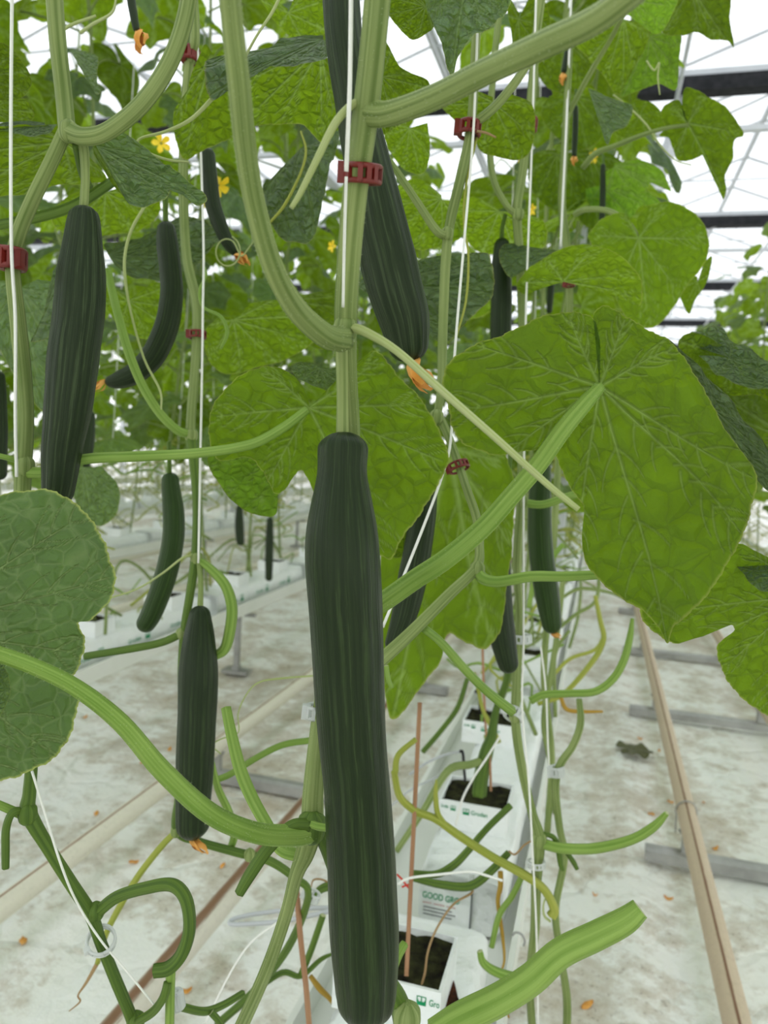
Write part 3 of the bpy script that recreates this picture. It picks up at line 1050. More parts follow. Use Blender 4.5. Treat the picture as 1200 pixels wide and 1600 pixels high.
grow_block(XS - 0.033, 0.905, 'moss-topped grow block nearest the camera, half hidden by the long cucumber', 'grow blocks of the front row', w=0.135, lx=0.029)
grow_block(XS - 0.008, 1.40, 'second grow block with dark soil and thick green stem, on the printed slab', 'grow blocks of the front row')
grow_block(XS - 0.04, 1.83, 'third grow block of the front row, behind the thick-stemmed one', 'grow blocks of the front row')
for k in range(6):
    film_slab(XS, 2.28 + 1.06 * k, 3.28 + 1.06 * k, f'white film slab in the front row, {WORDS[k]} of those behind the printed one', 'slabs of the front row')
for k in range(8):
    grow_block(XS - 0.02, 2.5 + 0.5 * k, f'small white grow block behind the third block, {WORDS[k]} of the far ones', 'far grow blocks of the front row', text=False)
for r, (x, y0, n) in enumerate(((ROWS[1], 0.9, 9), (ROWS[2], 1.6, 9), (ROWS[3], 2.6, 8))):
    where = ['on the left gutter with the steel leg', 'on the gutter one row beyond', 'on the farthest left gutter'][r]
    for k in range(n):
        s_ = film_slab(x, y0 + 1.06 * k, y0 + 1.0 + 1.06 * k, f'white film slab {where}, {WORDS[k]} of its row', f'slabs {where}', w=0.16)
        if r == 0 and k < 6:
            for q in range(3):
                yy = y0 + 1.06 * k + 0.22 + 0.28 * q
                xx = x + 0.0805
                logo((xx, yy, SZ0 + 0.035), (0, 1, 0), (0, 0, 1), 0.03, s_)
                text_mesh('lettering', 'Grodan', (xx, yy - 0.11, SZ0 + 0.04), (0, 1, 0), (0, 0, 1), 0.022, 'ink_green', s_, width=0.08)
        for q in range(2):
            if k < 6:
                grow_block(x, y0 + 1.06 * k + 0.28 + 0.48 * q, f'white grow block {where}, {WORDS[2 * k + q]} of its row', f'grow blocks {where}', text=False)

# roof: spans along the rows, ridges and gutters parallel to the aisle
GUT_Z, RIDGE_Z = 5.0, 5.85
SPANS = [(ROWS[0] - 16 + 4.0 * k, ROWS[0] - 12 + 4.0 * k) for k in range(6)]
YA, YB, PW = -3.0, 40.0, 1.35
roof = tag(thing('ceiling', (0, 0, GUT_Z), kind='structure'), 'glass greenhouse roof with aluminium glazing bars and dark screen beams', 'ceiling')
PANE_M = {}
pane_n = 0
left_over = []
nyp = int((YB - YA) / PW)
cand = []
for (xa, xb) in SPANS:
    xm = (xa + xb) / 2
    for sgn in (0, 1):
        for k in range(nyp):
            cand.append((xa, xm, xb, sgn, YA + k * PW))
cam_fwd = CAM_M.to_3x3() @ Vector((0, 0, -1))


def pane_score(c):
    xc = (c[0] + c[1]) / 2 if c[3] == 0 else (c[1] + c[2]) / 2
    v = CAM_M.inverted() @ Vector((xc, c[4] + PW / 2, 5.4))
    if v.z > -0.5:
        return 1e3 + v.length
    inside = abs(v.x / v.z) < 0.55 and abs(v.y / v.z) < 0.72
    return (0 if inside else 500) + v.length


cand.sort(key=pane_score)
for idx, (xa, xm, xb, sgn, y) in enumerate(cand):
    if sgn == 0:
        q = [(xa, GUT_Z + 0.1), (xm, RIDGE_Z)]
    else:
        q = [(xm, RIDGE_Z), (xb, GUT_Z + 0.1)]
    V = [(q[0][0], y + 0.02, q[0][1]), (q[1][0], y + 0.02, q[1][1]), (q[1][0], y + PW - 0.02, q[1][1]), (q[0][0], y + PW - 0.02, q[0][1])]
    if idx < 290:
        key = sgn
        if key not in PANE_M:
            base = np.array(V) - np.array(V[0])
            PANE_M[key] = make_mesh('pane', base, [(0, 1, 2, 3)], 'glass', smooth=False)
        o = link('pane', PANE_M[key], roof)
        o.location = Vector(V[0]) - Vector((0, 0, GUT_Z))
    else:
        left_over.append((V, [(0, 1, 2, 3)]))
V, F = join(left_over)
tag(build('far_panes', np.array(V), F, 'glass', roof, smooth=False), kind='stuff')
BAR = None
for sgn in (0, 1):
    for (xa, xb) in SPANS:
        xm = (xa + xb) / 2
        g = []
        for k in range(nyp + 1):
            y = YA + k * PW
            q = ((xa, GUT_Z + 0.08), (xm, RIDGE_Z - 0.02)) if sgn == 0 else ((xm, RIDGE_Z - 0.02), (xb, GUT_Z + 0.08))
            C = np.array([(q[0][0], y, q[0][1]), (q[1][0], y, q[1][1])])
            V, F, tp = tube_geo(C, 0.022, 4, up=(0, 0, 1))
            g.append((V, F))
        V, F = join(g)
        tag(build('glazing_bars', np.array(V), F, 'truss_grey', roof, smooth=False), kind='stuff')
for (xa, xb) in SPANS:
    v, f = box_geo(xa - 0.09, xa + 0.09, YA, YB, GUT_Z, GUT_Z + 0.12)
    build('roof_gutter', v, f, 'truss_grey', roof, smooth=False)
    xm = (xa + xb) / 2
    v, f = box_geo(xm - 0.03, xm + 0.03, YA, YB, RIDGE_Z - 0.03, RIDGE_Z + 0.03)
    build('ridge_beam', v, f, 'truss_grey', roof, smooth=False)
TX0, TX1 = SPANS[0][0], SPANS[-1][1]
for k in range(8):
    y = 8.45 - 9.3 + 4.65 * k
    v, f = box_geo(TX0, TX1, y - 0.05, y + 0.05, GUT_Z - 0.10, GUT_Z - 0.02)
    build('truss_chord', v, f, 'truss_grey', roof, smooth=False)
    v, f = box_geo(TX0, TX1, y - 0.10, y + 0.10, GUT_Z - 0.24, GUT_Z - 0.10)
    build('folded_screen', v, f, 'screen_dark', roof, smooth=False)
    v, f = box_geo(TX0, TX1, y - 0.025, y + 0.025, GUT_Z - 0.62, GUT_Z - 0.57)
    build('truss_chord', v, f, 'truss_grey', roof, smooth=False)
    g = []
    n = 20
    for i in range(n):
        xa = TX0 + (TX1 - TX0) * i / n
        xb = TX0 + (TX1 - TX0) * (i + 1) / n
        za, zb = (GUT_Z - 0.08, GUT_Z - 0.6) if i % 2 else (GUT_Z - 0.6, GUT_Z - 0.08)
        V, F, tp = tube_geo(np.array([(xa, y, za), (xb, y, zb)]), 0.012, 6)
        g.append((V, F))
    V, F = join(g)
    tag(build('truss_web', np.array(V), F, 'truss_grey', roof), kind='stuff')
    # thin pipe and cross ties hung under the roof between the trusses
    for dy in (1.5, 3.1):
        V, F, tp = tube_geo(np.array([(TX0, y + dy, GUT_Z - 0.05), (TX1, y + dy, GUT_Z - 0.05)]), 0.012, 6)
        build('screen_wire', V, F, 'truss_grey', roof)
for x in (-1.7, 0.45, 2.3):
    V, F, tp = tube_geo(np.array([(x, YA, GUT_Z - 0.35), (x, YB, GUT_Z - 0.35)]), 0.02, 8)
    build('ceiling_pipe', V, F, 'truss_grey', roof)

# columns under the roof gutters
tn = 0
for k in range(1, 5):
    y = 8.45 - 9.3 + 4.65 * k
    for (xa, xb) in SPANS[1:]:
        tn += 1
        t = tag(thing(f'trim_{tn}', (xa, y, 0), kind='structure'), 'grey steel greenhouse column between the plants', 'column')
        v, f = box_geo(xa - 0.06, xa + 0.06, y - 0.05, y + 0.05, 0.0, GUT_Z - 0.24)
        build('post', v, f, 'truss_grey', t, smooth=False)
        if k == 2 and abs(xa - ROWS[0]) < 0.1:
            for sg in (-1, 1):
                V, F, tp = tube_geo(np.array([(xa, y, 2.1), (xa + sg * 0.78, y, GUT_Z - 0.24)]), 0.075, 4)
                build('brace', V, F, 'truss_grey', t, smooth=False)


# ------------------------------------------------------------------ the plants in front, traced one by one
def plant(label, base, group='cucumber plants in front'):
    return thing('cucumber_plant', base, label, 'plant', group)


def petiole(leaf, trace, mat='stem', w=None, n=10, **kw):
    return ptube('petiole', trace, mat, leaf, w=w, n=n, ribs=5, amp=0.10, **kw)


def stalk(par, trace, mat='stem', name='cut_stalk', cut='cut_face', n=10, **kw):
    return ptube(name, trace, mat, par, n=n, ribs=5, amp=0.09, cut=cut, **kw)


def node_knob(par, px, py, d, wpx, mat='stem'):
    c = P(px, py, d); r = wpx * 0.5 * d / FPX
    pts = [c + Vector((0, 0, z * r)) for z in (1.15, 0.7, 0.2, -0.3, -0.8, -1.15)]
    return tube('node', pts, [r * .35, r * .88, r, r * .97, r * .8, r * .35], mat, par, n=12, steps=3, ribs=5, amp=0.03)


# --- plant A: the one carrying the long cucumber
pa = plant('tall cucumber plant with thick pale stem, carrying the longest cucumber', P(372, 1610, .64))
ptube('main_stem', [(596, -60, .36, 41), (585, 60, .37, 40), (572, 180, .385, 40), (556, 300, .40, 38), (545, 420, .42, 36), (541, 510, .435, 34), (545, 580, .45, 26),
                    (552, 680, .475, 22), (553, 800, .50, 22), (535, 960, .52, 23), (508, 1080, .525, 26), (497, 1160, .525, 28), (490, 1240, .525, 32), (488, 1290, .53, 34),
                    (478, 1330, .535, 30), (464, 1365, .54, 22), (447, 1430, .56, 20), (415, 1520, .59, 20), (372, 1615, .64, 21)], 'stem', pa, n=20, steps=8, ribs=5, amp=0.085, hair=900)
node_knob(pa, 540, 515, .432, 38)
node_knob(pa, 487, 1292, .522, 46, 'stem_dark')
node_knob(pa, 576, 172, .384, 43)
# petioles rising out of the frame towards the camera
stalk(pa, [(576, 178, .384, 40), (610, 178, .376, 36), (680, 152, .36, 36), (760, 112, .34, 38), (850, 70, .32, 40), (930, 32, .305, 40), (1000, -20, .29, 40)], name='petiole', cut=None, n=16, hair=500)
stalk(pa, [(536, 530, .43, 40), (505, 522, .41, 36), (460, 480, .385, 34), (425, 415, .36, 33), (398, 320, .34, 33), (383, 230, .325, 34), (373, 130, .31, 35), (363, 40, .30, 34), (356, -40, .29, 34)], name='petiole', cut=None, n=16, hair=500)
stalk(pa, [(548, 512, .43, 16), (570, 518, .425, 15), (620, 548, .42, 13), (690, 610, .415, 13), (770, 680, .41, 12), (850, 752, .405, 11), (904, 796, .40, 9)], 'tendril', 'tendril', n=8)
stalk(pa, [(562, 158, .383, 13), (545, 168, .38, 13), (522, 195, .375, 13), (497, 245, .37, 12), (470, 300, .37, 10), (455, 325, .37, 8)], 'tendril', 'tendril', n=8)
# thick arm sweeping left, clipped stubs at the low node
stalk(pa, [(484, 1300, .52, 34), (455, 1306, .51, 33), (400, 1302, .49, 31), (330, 1272, .47, 31), (255, 1205, .455, 30), (190, 1130, .445, 28), (120, 1075, .44, 26), (50, 1040, .435, 25), (-30, 1012, .43, 24)], 'stem_bright', 'petiole', None, n=16, hair=700)
stalk(pa, [(482, 1290, .515, 20), (455, 1292, .51, 19), (420, 1325, .505, 19), (392, 1365, .50, 19), (374, 1396, .50, 15)], 'stem_dark', cut='stem_dark')
stalk(pa, [(488, 1288, .505, 12), (502, 1292, .50, 12), (530, 1294, .49, 11), (548, 1291, .485, 10)], 'stem_bright')
stalk(pa, [(547, 1292, .485, 9), (556, 1280, .483, 6), (578, 1250, .48, 5), (600, 1222, .478, 4)], 'tendril', 'dry_tip', cut=None, n=6)
stalk(pa, [(353, 1106, .60, 15), (362, 1150, .59, 17), (376, 1205, .58, 19), (395, 1250, .57, 19), (420, 1295, .555, 19), (440, 1328, .545, 20), (470, 1338, .54, 20)], 'stem_bright')
stalk(pa, [(500, 1300, .53, 22), (512, 1330, .535, 20), (525, 1370, .54, 16), (555, 1430, .55, 15), (600, 1520, .56, 20), (625, 1570, .57, 30), (640, 1640, .57, 36)], 'stem_dark', 'side_stem', None)
stalk(pa, [(632, 1474, .60, 13), (618, 1500, .59, 15), (606, 1540, .58, 15)], 'stem_bright')
node_knob(pa, 636, 1590, .565, 44, 'stem')

cucumber('longest dark green cucumber hanging vertically in the centre foreground',
         [(536, 674, .455, 66), (536, 700, .455, 76), (535, 740, .455, 77), (535, 785, .455, 95), (535, 830, .455, 112), (536, 880, .457, 118), (540, 950, .46, 115), (545, 1050, .465, 110),
          (551, 1150, .47, 106), (558, 1230, .475, 104), (562, 1300, .48, 106), (566, 1380, .485, 107), (570, 1460, .49, 108), (572, 1530, .495, 100), (571, 1598, .50, 84)],
         'cucumber_skin', 64, 10, 0.018, 0.5, ped=[(534, 505, .43, 20), (535, 560, .44, 19), (536, 620, .45, 18), (536, 690, .455, 20)], seed=4, e0=0.8, e1=1.1, pmat='stem')

# fruit high behind the stem
cucumber('ribbed cucumber slanting down behind the thick stem at top centre, with shrivelled orange flower',
         [(528, -90, .50, 50), (533, 0, .50, 58), (540, 80, .50, 58), (556, 170, .505, 62), (575, 260, .51, 74), (594, 350, .515, 84), (615, 440, .52, 86), (632, 500, .525, 78), (642, 566, .53, 52)],
         'cucumber_skin_ribbed', 52, 10, 0.03, 0.6, ped=[(520, -170, .5, 14), (528, -85, .5, 14)], flower=(678, 622, .52), fsize=0.028, seed=8, e1=0.8)

# --- plant B: slender stem right of the centre
pb = plant('slender cucumber plant with clipped bent stem right of the long cucumber', P(590, 1040, .66))
ptube('main_stem', [(752, -40, .70, 13), (744, 60, .71, 14), (737, 190, .72, 15), (722, 270, .72, 17), (703, 350, .73, 16), (696, 420, .73, 16), (692, 520, .735, 15), (690, 600, .735, 14),
                    (684, 648, .735, 13)], 'stem', pb, n=12, ribs=5, amp=0.1)
ptube('main_stem', [(684, 648, .735, 14), (695, 668, .73, 13), (712, 712, .72, 13), (728, 760, .70, 13), (745, 810, .69, 14), (749, 850, .68, 14), (744, 886, .67, 16), (700, 930, .66, 18), (640, 990, .65, 20),
                    (590, 1036, .64, 22), (550, 1075, .63, 22)], 'stem', pb, n=12, ribs=5, amp=0.1)
node_knob(pb, 699, 366, .728, 20)
node_knob(pb, 682, 652, .73, 22)
node_knob(pb, 746, 890, .67, 24)
stalk(pb, [(697, 368, .728, 13), (682, 360, .72, 13), (655, 320, .72, 12), (625, 275, .72, 11), (600, 240, .72, 10)], name='petiole', cut=None)
stalk(pb, [(738, 192, .72, 14), (752, 185, .715, 14), (780, 160, .71, 14), (815, 115, .70, 13), (840, 70, .70, 12)], name='petiole', cut=None)
stalk(pb, [(680, 656, .73, 12), (660, 658, .73, 13), (645, 652, .735, 13), (650, 646, .74, 13), (668, 652, .74, 12)], 'stem', 'curled_stub')
stalk(pb, [(746, 892, .67, 18), (756, 904, .665, 18), (780, 908, .66, 17), (830, 900, .65, 17), (880, 900, .64, 16), (945, 897, .63, 14)], 'stem_bright', 'petiole', None)
stalk(pb, [(662, 982, .66, 13), (690, 1005, .68, 13), (725, 1045, .70, 14), (760, 1080, .72, 14), (800, 1112, .74, 16)], 'stem_bright', 'side_stem', None)
stalk(pb, [(612, 1075, .63, 7), (606, 1060, .63, 8), (603, 1040, .63, 8)], 'stem_bright')
cucumber('slim dark cucumber hanging half behind the long one on its right, crossed by white string',
         [(668, 712, .80, 30), (665, 760, .80, 38), (657, 830, .80, 43), (645, 900, .80, 45), (632, 960, .80, 40), (612, 1020, .80, 28)],
         'cucumber_skin_ribbed', 36, 10, 0.03, 0.4, ped=[(672, 655, .74, 8), (670, 690, .78, 8), (668, 716, .80, 9)], seed=11)

# --- plant C: left edge
pc = plant('cucumber plant with forked pale stem at the far left of the photo', P(35, 780, .62))
ptube('main_stem', [(82, -50, .55, 27), (90, 60, .56, 26), (100, 150, .57, 26), (105, 205, .57, 26)], 'stem', pc, n=12, ribs=5, amp=0.09)
ptube('main_stem', [(106, 196, .57, 22), (84, 245, .575, 22), (50, 315, .585, 22), (28, 370, .59, 22), (20, 420, .595, 22), (28, 500, .60, 24), (36, 580, .605, 25), (40, 660, .61, 25), (36, 740, .615, 25), (34, 800, .62, 25)], 'stem', pc, n=12, ribs=5, amp=0.09)
node_knob(pc, 107, 205, .567, 30)
node_knob(pc, 40, 728, .612, 28)
stalk(pc, [(110, 206, .567, 28), (135, 214, .56, 27), (170, 205, .555, 26), (220, 165, .545, 26), (262, 105, .54, 26), (287, 40, .535, 26), (300, -30, .53, 25)], 'stem', 'petiole', None, n=12)
stalk(pc, [(44, 738, .612, 17), (75, 737, .61, 17), (130, 718, .61, 16), (220, 713, .615, 16), (310, 708, .62, 15), (390, 695, .625, 15), (440, 670, .63, 15), (480, 640, .635, 13)], 'stem_bright', 'petiole', None)
stalk(pc, [(34, 722, .612, 10), (15, 716, .605, 9), (-20, 708, .6, 8)], 'stem_bright', 'petiole', None)
cucumber('stout dark cucumber with tapered neck hanging at the left edge',
         [(131, 322, .585, 34), (131, 345, .585, 48), (129, 390, .585, 62), (126, 440, .587, 74), (122, 500, .59, 76), (113, 570, .593, 76), (105, 640, .596, 70), (97, 700, .60, 60), (92, 750, .603, 52), (87, 790, .605, 42)],
         'cucumber_skin_ribbed', 52, 10, 0.02, 0.4, ped=[(126, 215, .57, 16), (132, 235, .575, 15), (134, 280, .58, 13), (131, 330, .585, 14)], seed=15, e0=0.7, pmat='stem')
stalk(pc, [(118, 225, .572, 11), (128, 270, .60, 11), (140, 290, .64, 11)], 'stem_dark', 'petiole', None)
ptube('side_stem', [(-20, 355, .70, 15), (60, 340, .70, 16), (120, 320, .70, 16), (175, 285, .70, 15)], 'stem_dark', pc, ribs=5, amp=0.1)

# --- plant D: thin stem left of the centre
pd = plant('thin-stemmed cucumber plant left of the long cucumber bearing three slim fruits', P(430, 1335, .86))
ptube('main_stem', [(300, -30, .78, 15), (305, 60, .79, 15), (297, 90, .80, 15), (290, 180, .81, 14), (287, 290, .82, 15), (292, 400, .83, 15), (308, 480, .83, 16), (306, 560, .83, 14), (300, 640, .83, 15), (298, 680, .83, 15)], 'stem', pd, n=10, ribs=5, amp=0.1)
ptube('main_stem', [(298, 680, .83, 17), (305, 740, .83, 14), (308, 800, .83, 13), (306, 865, .83, 14), (297, 930, .83, 13), (288, 985, .83, 12), (284, 1050, .83, 12), (285, 1150, .83, 12), (280, 1240, .83, 12), (276, 1298, .83, 13),
                    (310, 1315, .84, 12), (370, 1332, .85, 13), (420, 1345, .86, 13), (460, 1372, .87, 12), (482, 1400, .88, 11), (450, 1480, .95, 12), (395, 1550, 1.0, 12), (340, 1600, 1.02, 12)], 'stem_dark', pd, n=10, ribs=5, amp=0.1)
for q in ((299, 680, .83, 20), (307, 872, .83, 19), (283, 990, .83, 16), (275, 1299, .83, 17), (390, 1336, .85, 18), (300, 88, .80, 20)):
    node_knob(pd, *q, 'stem')
stalk(pd, [(296, 678, .83, 14), (278, 672, .82, 14), (250, 645, .81, 14), (222, 600, .80, 14), (200, 545, .79, 14), (182, 480, .785, 13), (168, 420, .78, 12)], 'stem_bright', 'petiole', None)
stalk(pd, [(312, 876, .83, 12), (330, 890, .82, 14), (352, 915, .815, 16), (362, 950, .81, 17), (358, 990, .81, 17), (350, 1015, .81, 16), (334, 1026, .81, 14)], 'stem_bright')
stalk(pd, [(281, 992, .83, 12), (250, 1005, .83, 12), (200, 1015, .83, 12), (132, 1026, .83, 11)], 'stem_dark', 'petiole', None)
stalk(pd, [(302, 868, .83, 5), (285, 872, .82, 4), (255, 895, .82, 3.4), (215, 920, .82, 3), (170, 935, .82, 2.5)], 'tendril', 'tendril', None, n=6)
stalk(pd, [(276, 1298, .83, 9), (250, 1325, .835, 10), (215, 1370, .84, 10), (185, 1420, .845, 10), (165, 1460, .85, 9), (152, 1505, .855, 8)], 'stem_yellow', 'petiole', None)
stalk(pd, [(152, 1505, .855, 7), (135, 1535, .86, 5), (122, 1555, .86, 3), (125, 1565, .86, 3), (108, 1580, .86, 2)], 'dry', 'dry_tip', None, n=6)
stalk(pd, [(520, 1155, .88, 10), (480, 1158, .88, 10), (440, 1165, .88, 10), (400, 1185, .88, 10), (360, 1210, .88, 10), (335, 1220, .88, 10)], 'stem_bright', 'petiole', None)
stalk(pd, [(331, 1190, .86, 8), (340, 1230, .86, 11), (358, 1270, .86, 12), (366, 1305, .86, 12), (360, 1328, .86, 11)], 'stem_bright')
stalk(pd, [(395, 1550, 1.0, 9), (440, 1520, 1.0, 9), (470, 1525, 1.0, 8), (500, 1500, 1.0, 7), (520, 1490, 1.0, 4)], 'stem_dark', 'side_stem', None)
stalk(pd, [(505, 1430, 1.0, 10), (488, 1480, 1.0, 10), (470, 1525, 1.0, 10)], 'stem_dark')
stalk(pd, [(485, 1525, 1.0, 7), (500, 1545, 1.0, 9), (515, 1560, 1.0, 7), (526, 1578, 1.0, 3)], 'ochre', 'yellow_leaf_stalk', None)
stalk(pd, [(487, 1405, .95, 9), (500, 1390, .95, 12), (520, 1382, .95, 14)], 'stem_dark')
stalk(pd, [(520, 1385, .95, 3), (505, 1375, .95, 3), (490, 1375, .95, 3), (486, 1388, .95, 2)], 'dry', 'dry_tip', None, n=6)
cucumber('strongly curved slim cucumber with orange flower at its upturned tip',
         [(259, 346, .86, 24), (261, 380, .86, 33), (266, 420, .86, 34), (268, 460, .86, 35), (260, 510, .86, 37), (240, 555, .86, 37), (212, 582, .86, 33), (185, 594, .86, 26), (164, 597, .86, 12)],
         'cucumber_skin', 32, 10, 0.03, 0.3, ped=[(258, 300, .85, 8), (259, 352, .86, 8)], flower=(140, 612, .86), fsize=0.018, seed=21)
cucumber('slim cucumber hanging in front of the left gutter, bent towards its tip',
         [(266, 738, .88, 24), (267, 760, .88, 28), (271, 800, .88, 33), (271, 840, .88, 34), (264, 880, .88, 34), (252, 920, .88, 34), (236, 960, .88, 32), (220, 986, .88, 26)],
         'cucumber_young', 32, 10, 0.025, 0.3, ped=[(264, 690, .86, 6), (265, 745, .88, 7)], seed=23)
cucumber('straight dark cucumber with orange flower tip hanging over the cream pipe',
         [(312, 946, .80, 26), (312, 965, .80, 36), (311, 1000, .80, 50), (310, 1050, .80, 60), (308, 1120, .80, 60), (305, 1190, .80, 58), (302, 1250, .80, 54), (301, 1290, .80, 50), (302, 1312, .80, 42)],
         'cucumber_skin', 40, 10, 0.025, 0.2, ped=[(312, 876, .83, 9), (314, 915, .81, 8), (313, 952, .80, 9)], flower=(333, 1345, .79), fsize=0.022, seed=27, pmat='stem')
cucumber('young thin cucumber with dry orange flower hanging under the top left leaf',
         [(324, 232, .90, 22), (326, 270, .90, 26), (333, 320, .90, 25), (345, 355, .90, 23), (358, 382, .90, 19), (371, 398, .90, 12)],
         'cucumber_skin', 28, 10, 0.03, 0.2, ped=[(322, 180, .9, 8), (324, 240, .9, 8)], flower=(392, 418, .89), fsize=0.024, seed=29)

# --- plant E: bottom left corner
pe = plant('cucumber plant with ringed stem and looping stalk in the bottom left corner', P(215, 1610, .64))
ptube('main_stem', [(50, 1190, .58, 18), (46, 1240, .58, 20), (45, 1272, .58, 24), (75, 1325, .585, 20), (110, 1380, .59, 20), (142, 1430, .595, 20), (158, 1475, .60, 18), (180, 1530, .61, 18), (205, 1590, .625, 18), (215, 1625, .63, 18)], 'stem_dark', pe, n=12, ribs=5, amp=0.09)
node_knob(pe, 43, 1272, .578, 30, 'stem_dark'); node_knob(pe, 150, 1424, .595, 26, 'stem_dark'); node_knob(pe, 212, 1596, .625, 28, 'stem_dark')
stalk(pe, [(38, 1268, .578, 13), (20, 1270, .57, 12), (10, 1295, .57, 12), (9, 1330, .57, 12), (9, 1357, .57, 11)], 'stem_dark', cut='stem_dark')
stalk(pe, [(40, 1276, .578, 14), (15, 1265, .575, 13), (-20, 1250, .57, 12)], 'stem_bright', 'petiole', None)
stalk(pe, [(154, 1424, .595, 18), (185, 1400, .585, 18), (230, 1386, .575, 19), (268, 1382, .57, 20), (290, 1405, .565, 20), (296, 1450, .56, 19), (285, 1490, .56, 20), (265, 1512, .56, 21), (241, 1517, .56, 20)], 'stem_dark')
stalk(pe, [(267, 1515, .60, 15), (266, 1560, .61, 14), (265, 1620, .62, 14)], 'stem_bright', 'side_stem', None)
stalk(pe, [(215, 1596, .62, 13), (240, 1580, .61, 13), (255, 1560, .60, 13), (262, 1535, .60, 12)], 'stem_dark', 'side_stem', None)
stalk(pe, [(280, 1572, .66, 12), (320, 1580, .68, 12), (350, 1570, .70, 11), (380, 1552, .72, 10)], 'stem_dark', 'side_stem', None)
stalk(pe, [(330, 1582, .68, 10), (345, 1600, .68, 10), (350, 1620, .68, 10)], 'stem_dark')
big_left = traced_leaf(pe, (-150, 985), .47, [(-150, 970), (-120, 870), (-60, 800), (0, 768), (45, 760), (70, 758), (95, 765), (130, 790), (158, 832), (172, 870), (180, 897), (176, 925), (160, 950), (140, 968), (122, 972), (130, 990),
                       (130, 1015), (120, 1045), (112, 1055), (122, 1080), (118, 1120), (105, 1155), (85, 1182), (50, 1203), (15, 1216), (-30, 1220), (-90, 1180), (-130, 1100), (-150, 1000)],
                       side='top', tilt=(0.01, -0.012), veins=[(-20, 800), (120, 800), (176, 895), (128, 1020), (90, 1180), (0, 1212)], res=100, nb=420, droop=0.05, wave=0.012, bulge=0.02, mat='leaf_dull', w1=.007, w2=.005)
petiole(big_left, [(-150, 985, .47, 14), (-200, 1000, .5, 14)], 'stem')
traced_leaf(pe, (-40, 1080), .43, [(-40, 1070), (-20, 1040), (0, 1035), (12, 1055), (16, 1080), (8, 1100), (-10, 1125), (-35, 1120), (-42, 1090)], side='top', res=16, nb=60)

# --- hero leaf on the right, with its ribbed petiole, belongs to plant A
hero = traced_leaf(pa, (937, 604), .50,
                   [(938, 600), (932, 585), (938, 555), (937, 525), (928, 497), (905, 489), (880, 488), (850, 494), (815, 510), (780, 525), (745, 536), (712, 556), (693, 582), (692, 610), (700, 640), (706, 668), (722, 692), (748, 704), (772, 711), (800, 708),
                    (835, 703), (868, 711), (878, 735), (896, 770), (912, 795), (908, 840), (916, 880), (945, 915), (975, 938), (1005, 955), (1028, 980), (1040, 1002), (1052, 975), (1085, 948), (1115, 912), (1135, 870), (1158, 825), (1176, 775), (1180, 742),
                    (1165, 715), (1135, 672), (1110, 620), (1085, 580), (1060, 548), (1042, 530), (1005, 510), (975, 492), (948, 478), (935, 482), (928, 498), (940, 530), (942, 560), (944, 590), (940, 600)],
                   side='under', tilt=(0.004, 0.012), veins=[(1038, 998), (1150, 830), (1172, 745), (1050, 545), (975, 500), (905, 840), (800, 702), (705, 640), (745, 540), (890, 492)],
                   res=150, nb=640, droop=0.05, wave=0.012, bulge=0.022, teeth=0.004, w1=.0085, w2=.0060)
petiole(hero, [(560, 962, .55, 30), (600, 940, .535, 30), (650, 905, .525, 30), (700, 872, .515, 30), (755, 825, .51, 29), (800, 775, .505, 28), (840, 728, .50, 28), (880, 672, .495, 27), (915, 630, .495, 24), (938, 604, .499, 18)], 'stem_bright', n=20, hair=500)
rim = traced_leaf(pa, (1115, 640), .545, [(1115, 630), (1070, 560), (1045, 525), (1055, 530), (1085, 565), (1130, 615), (1170, 665), (1205, 705), (1240, 760), (1215, 765), (1190, 748), (1170, 725), (1140, 690), (1118, 650)], side='top', tilt=(0.02, -0.03), res=18, nb=110, bulge=0.03, teeth=.008)
low_r = traced_leaf(pa, (1260, 930), .60, [(1260, 915), (1215, 880), (1180, 860), (1150, 850), (1100, 870), (1040, 900), (1000, 950), (1010, 975), (1040, 1000), (1070, 1005), (1105, 995), (1140, 975), (1146, 985), (1122, 1005), (1125, 1040), (1148, 1080), (1180, 1108), (1215, 1125), (1260, 1130), (1300, 1060), (1280, 950)],
                    side='under', tilt=(0.0, 0.02), veins=[(1010, 960), (1100, 990), (1130, 1040), (1200, 1115), (1170, 865)], res=80, nb=320, droop=.04, bulge=.025, w1=.009, w2=.0065)
petiole(low_r, [(1260, 930, .6, 14), (1320, 900, .6, 14)])
traced_leaf(pa, (1225, 900), .58, [(1225, 890), (1180, 860), (1150, 852), (1145, 870), (1165, 900), (1185, 920), (1215, 925)], side='top', tilt=(0, -.04), res=14, nb=60)
right_up = traced_leaf(pa, (1140, 560), .72, [(1140, 552), (1105, 545), (1078, 536), (1075, 525), (1095, 512), (1125, 510), (1148, 535), (1190, 558), (1230, 580), (1230, 610), (1190, 604), (1150, 602), (1115, 580), (1090, 560)], side='top', tilt=(0, -.05), res=26, nb=110, bulge=.05)
traced_leaf(pa, (1150, 560), .74, [(1150, 552), (1090, 520), (1058, 530), (1070, 565), (1100, 600), (1130, 622), (1165, 632), (1215, 630), (1240, 600), (1160, 560)], side='under', res=22, nb=110)
traced_leaf(pa, (1240, 690), .75, [(1240, 680), (1190, 620), (1130, 615), (1090, 580), (1080, 590), (1130, 680), (1190, 760), (1240, 770), (1260, 720)], side='under', res=20, nb=100)

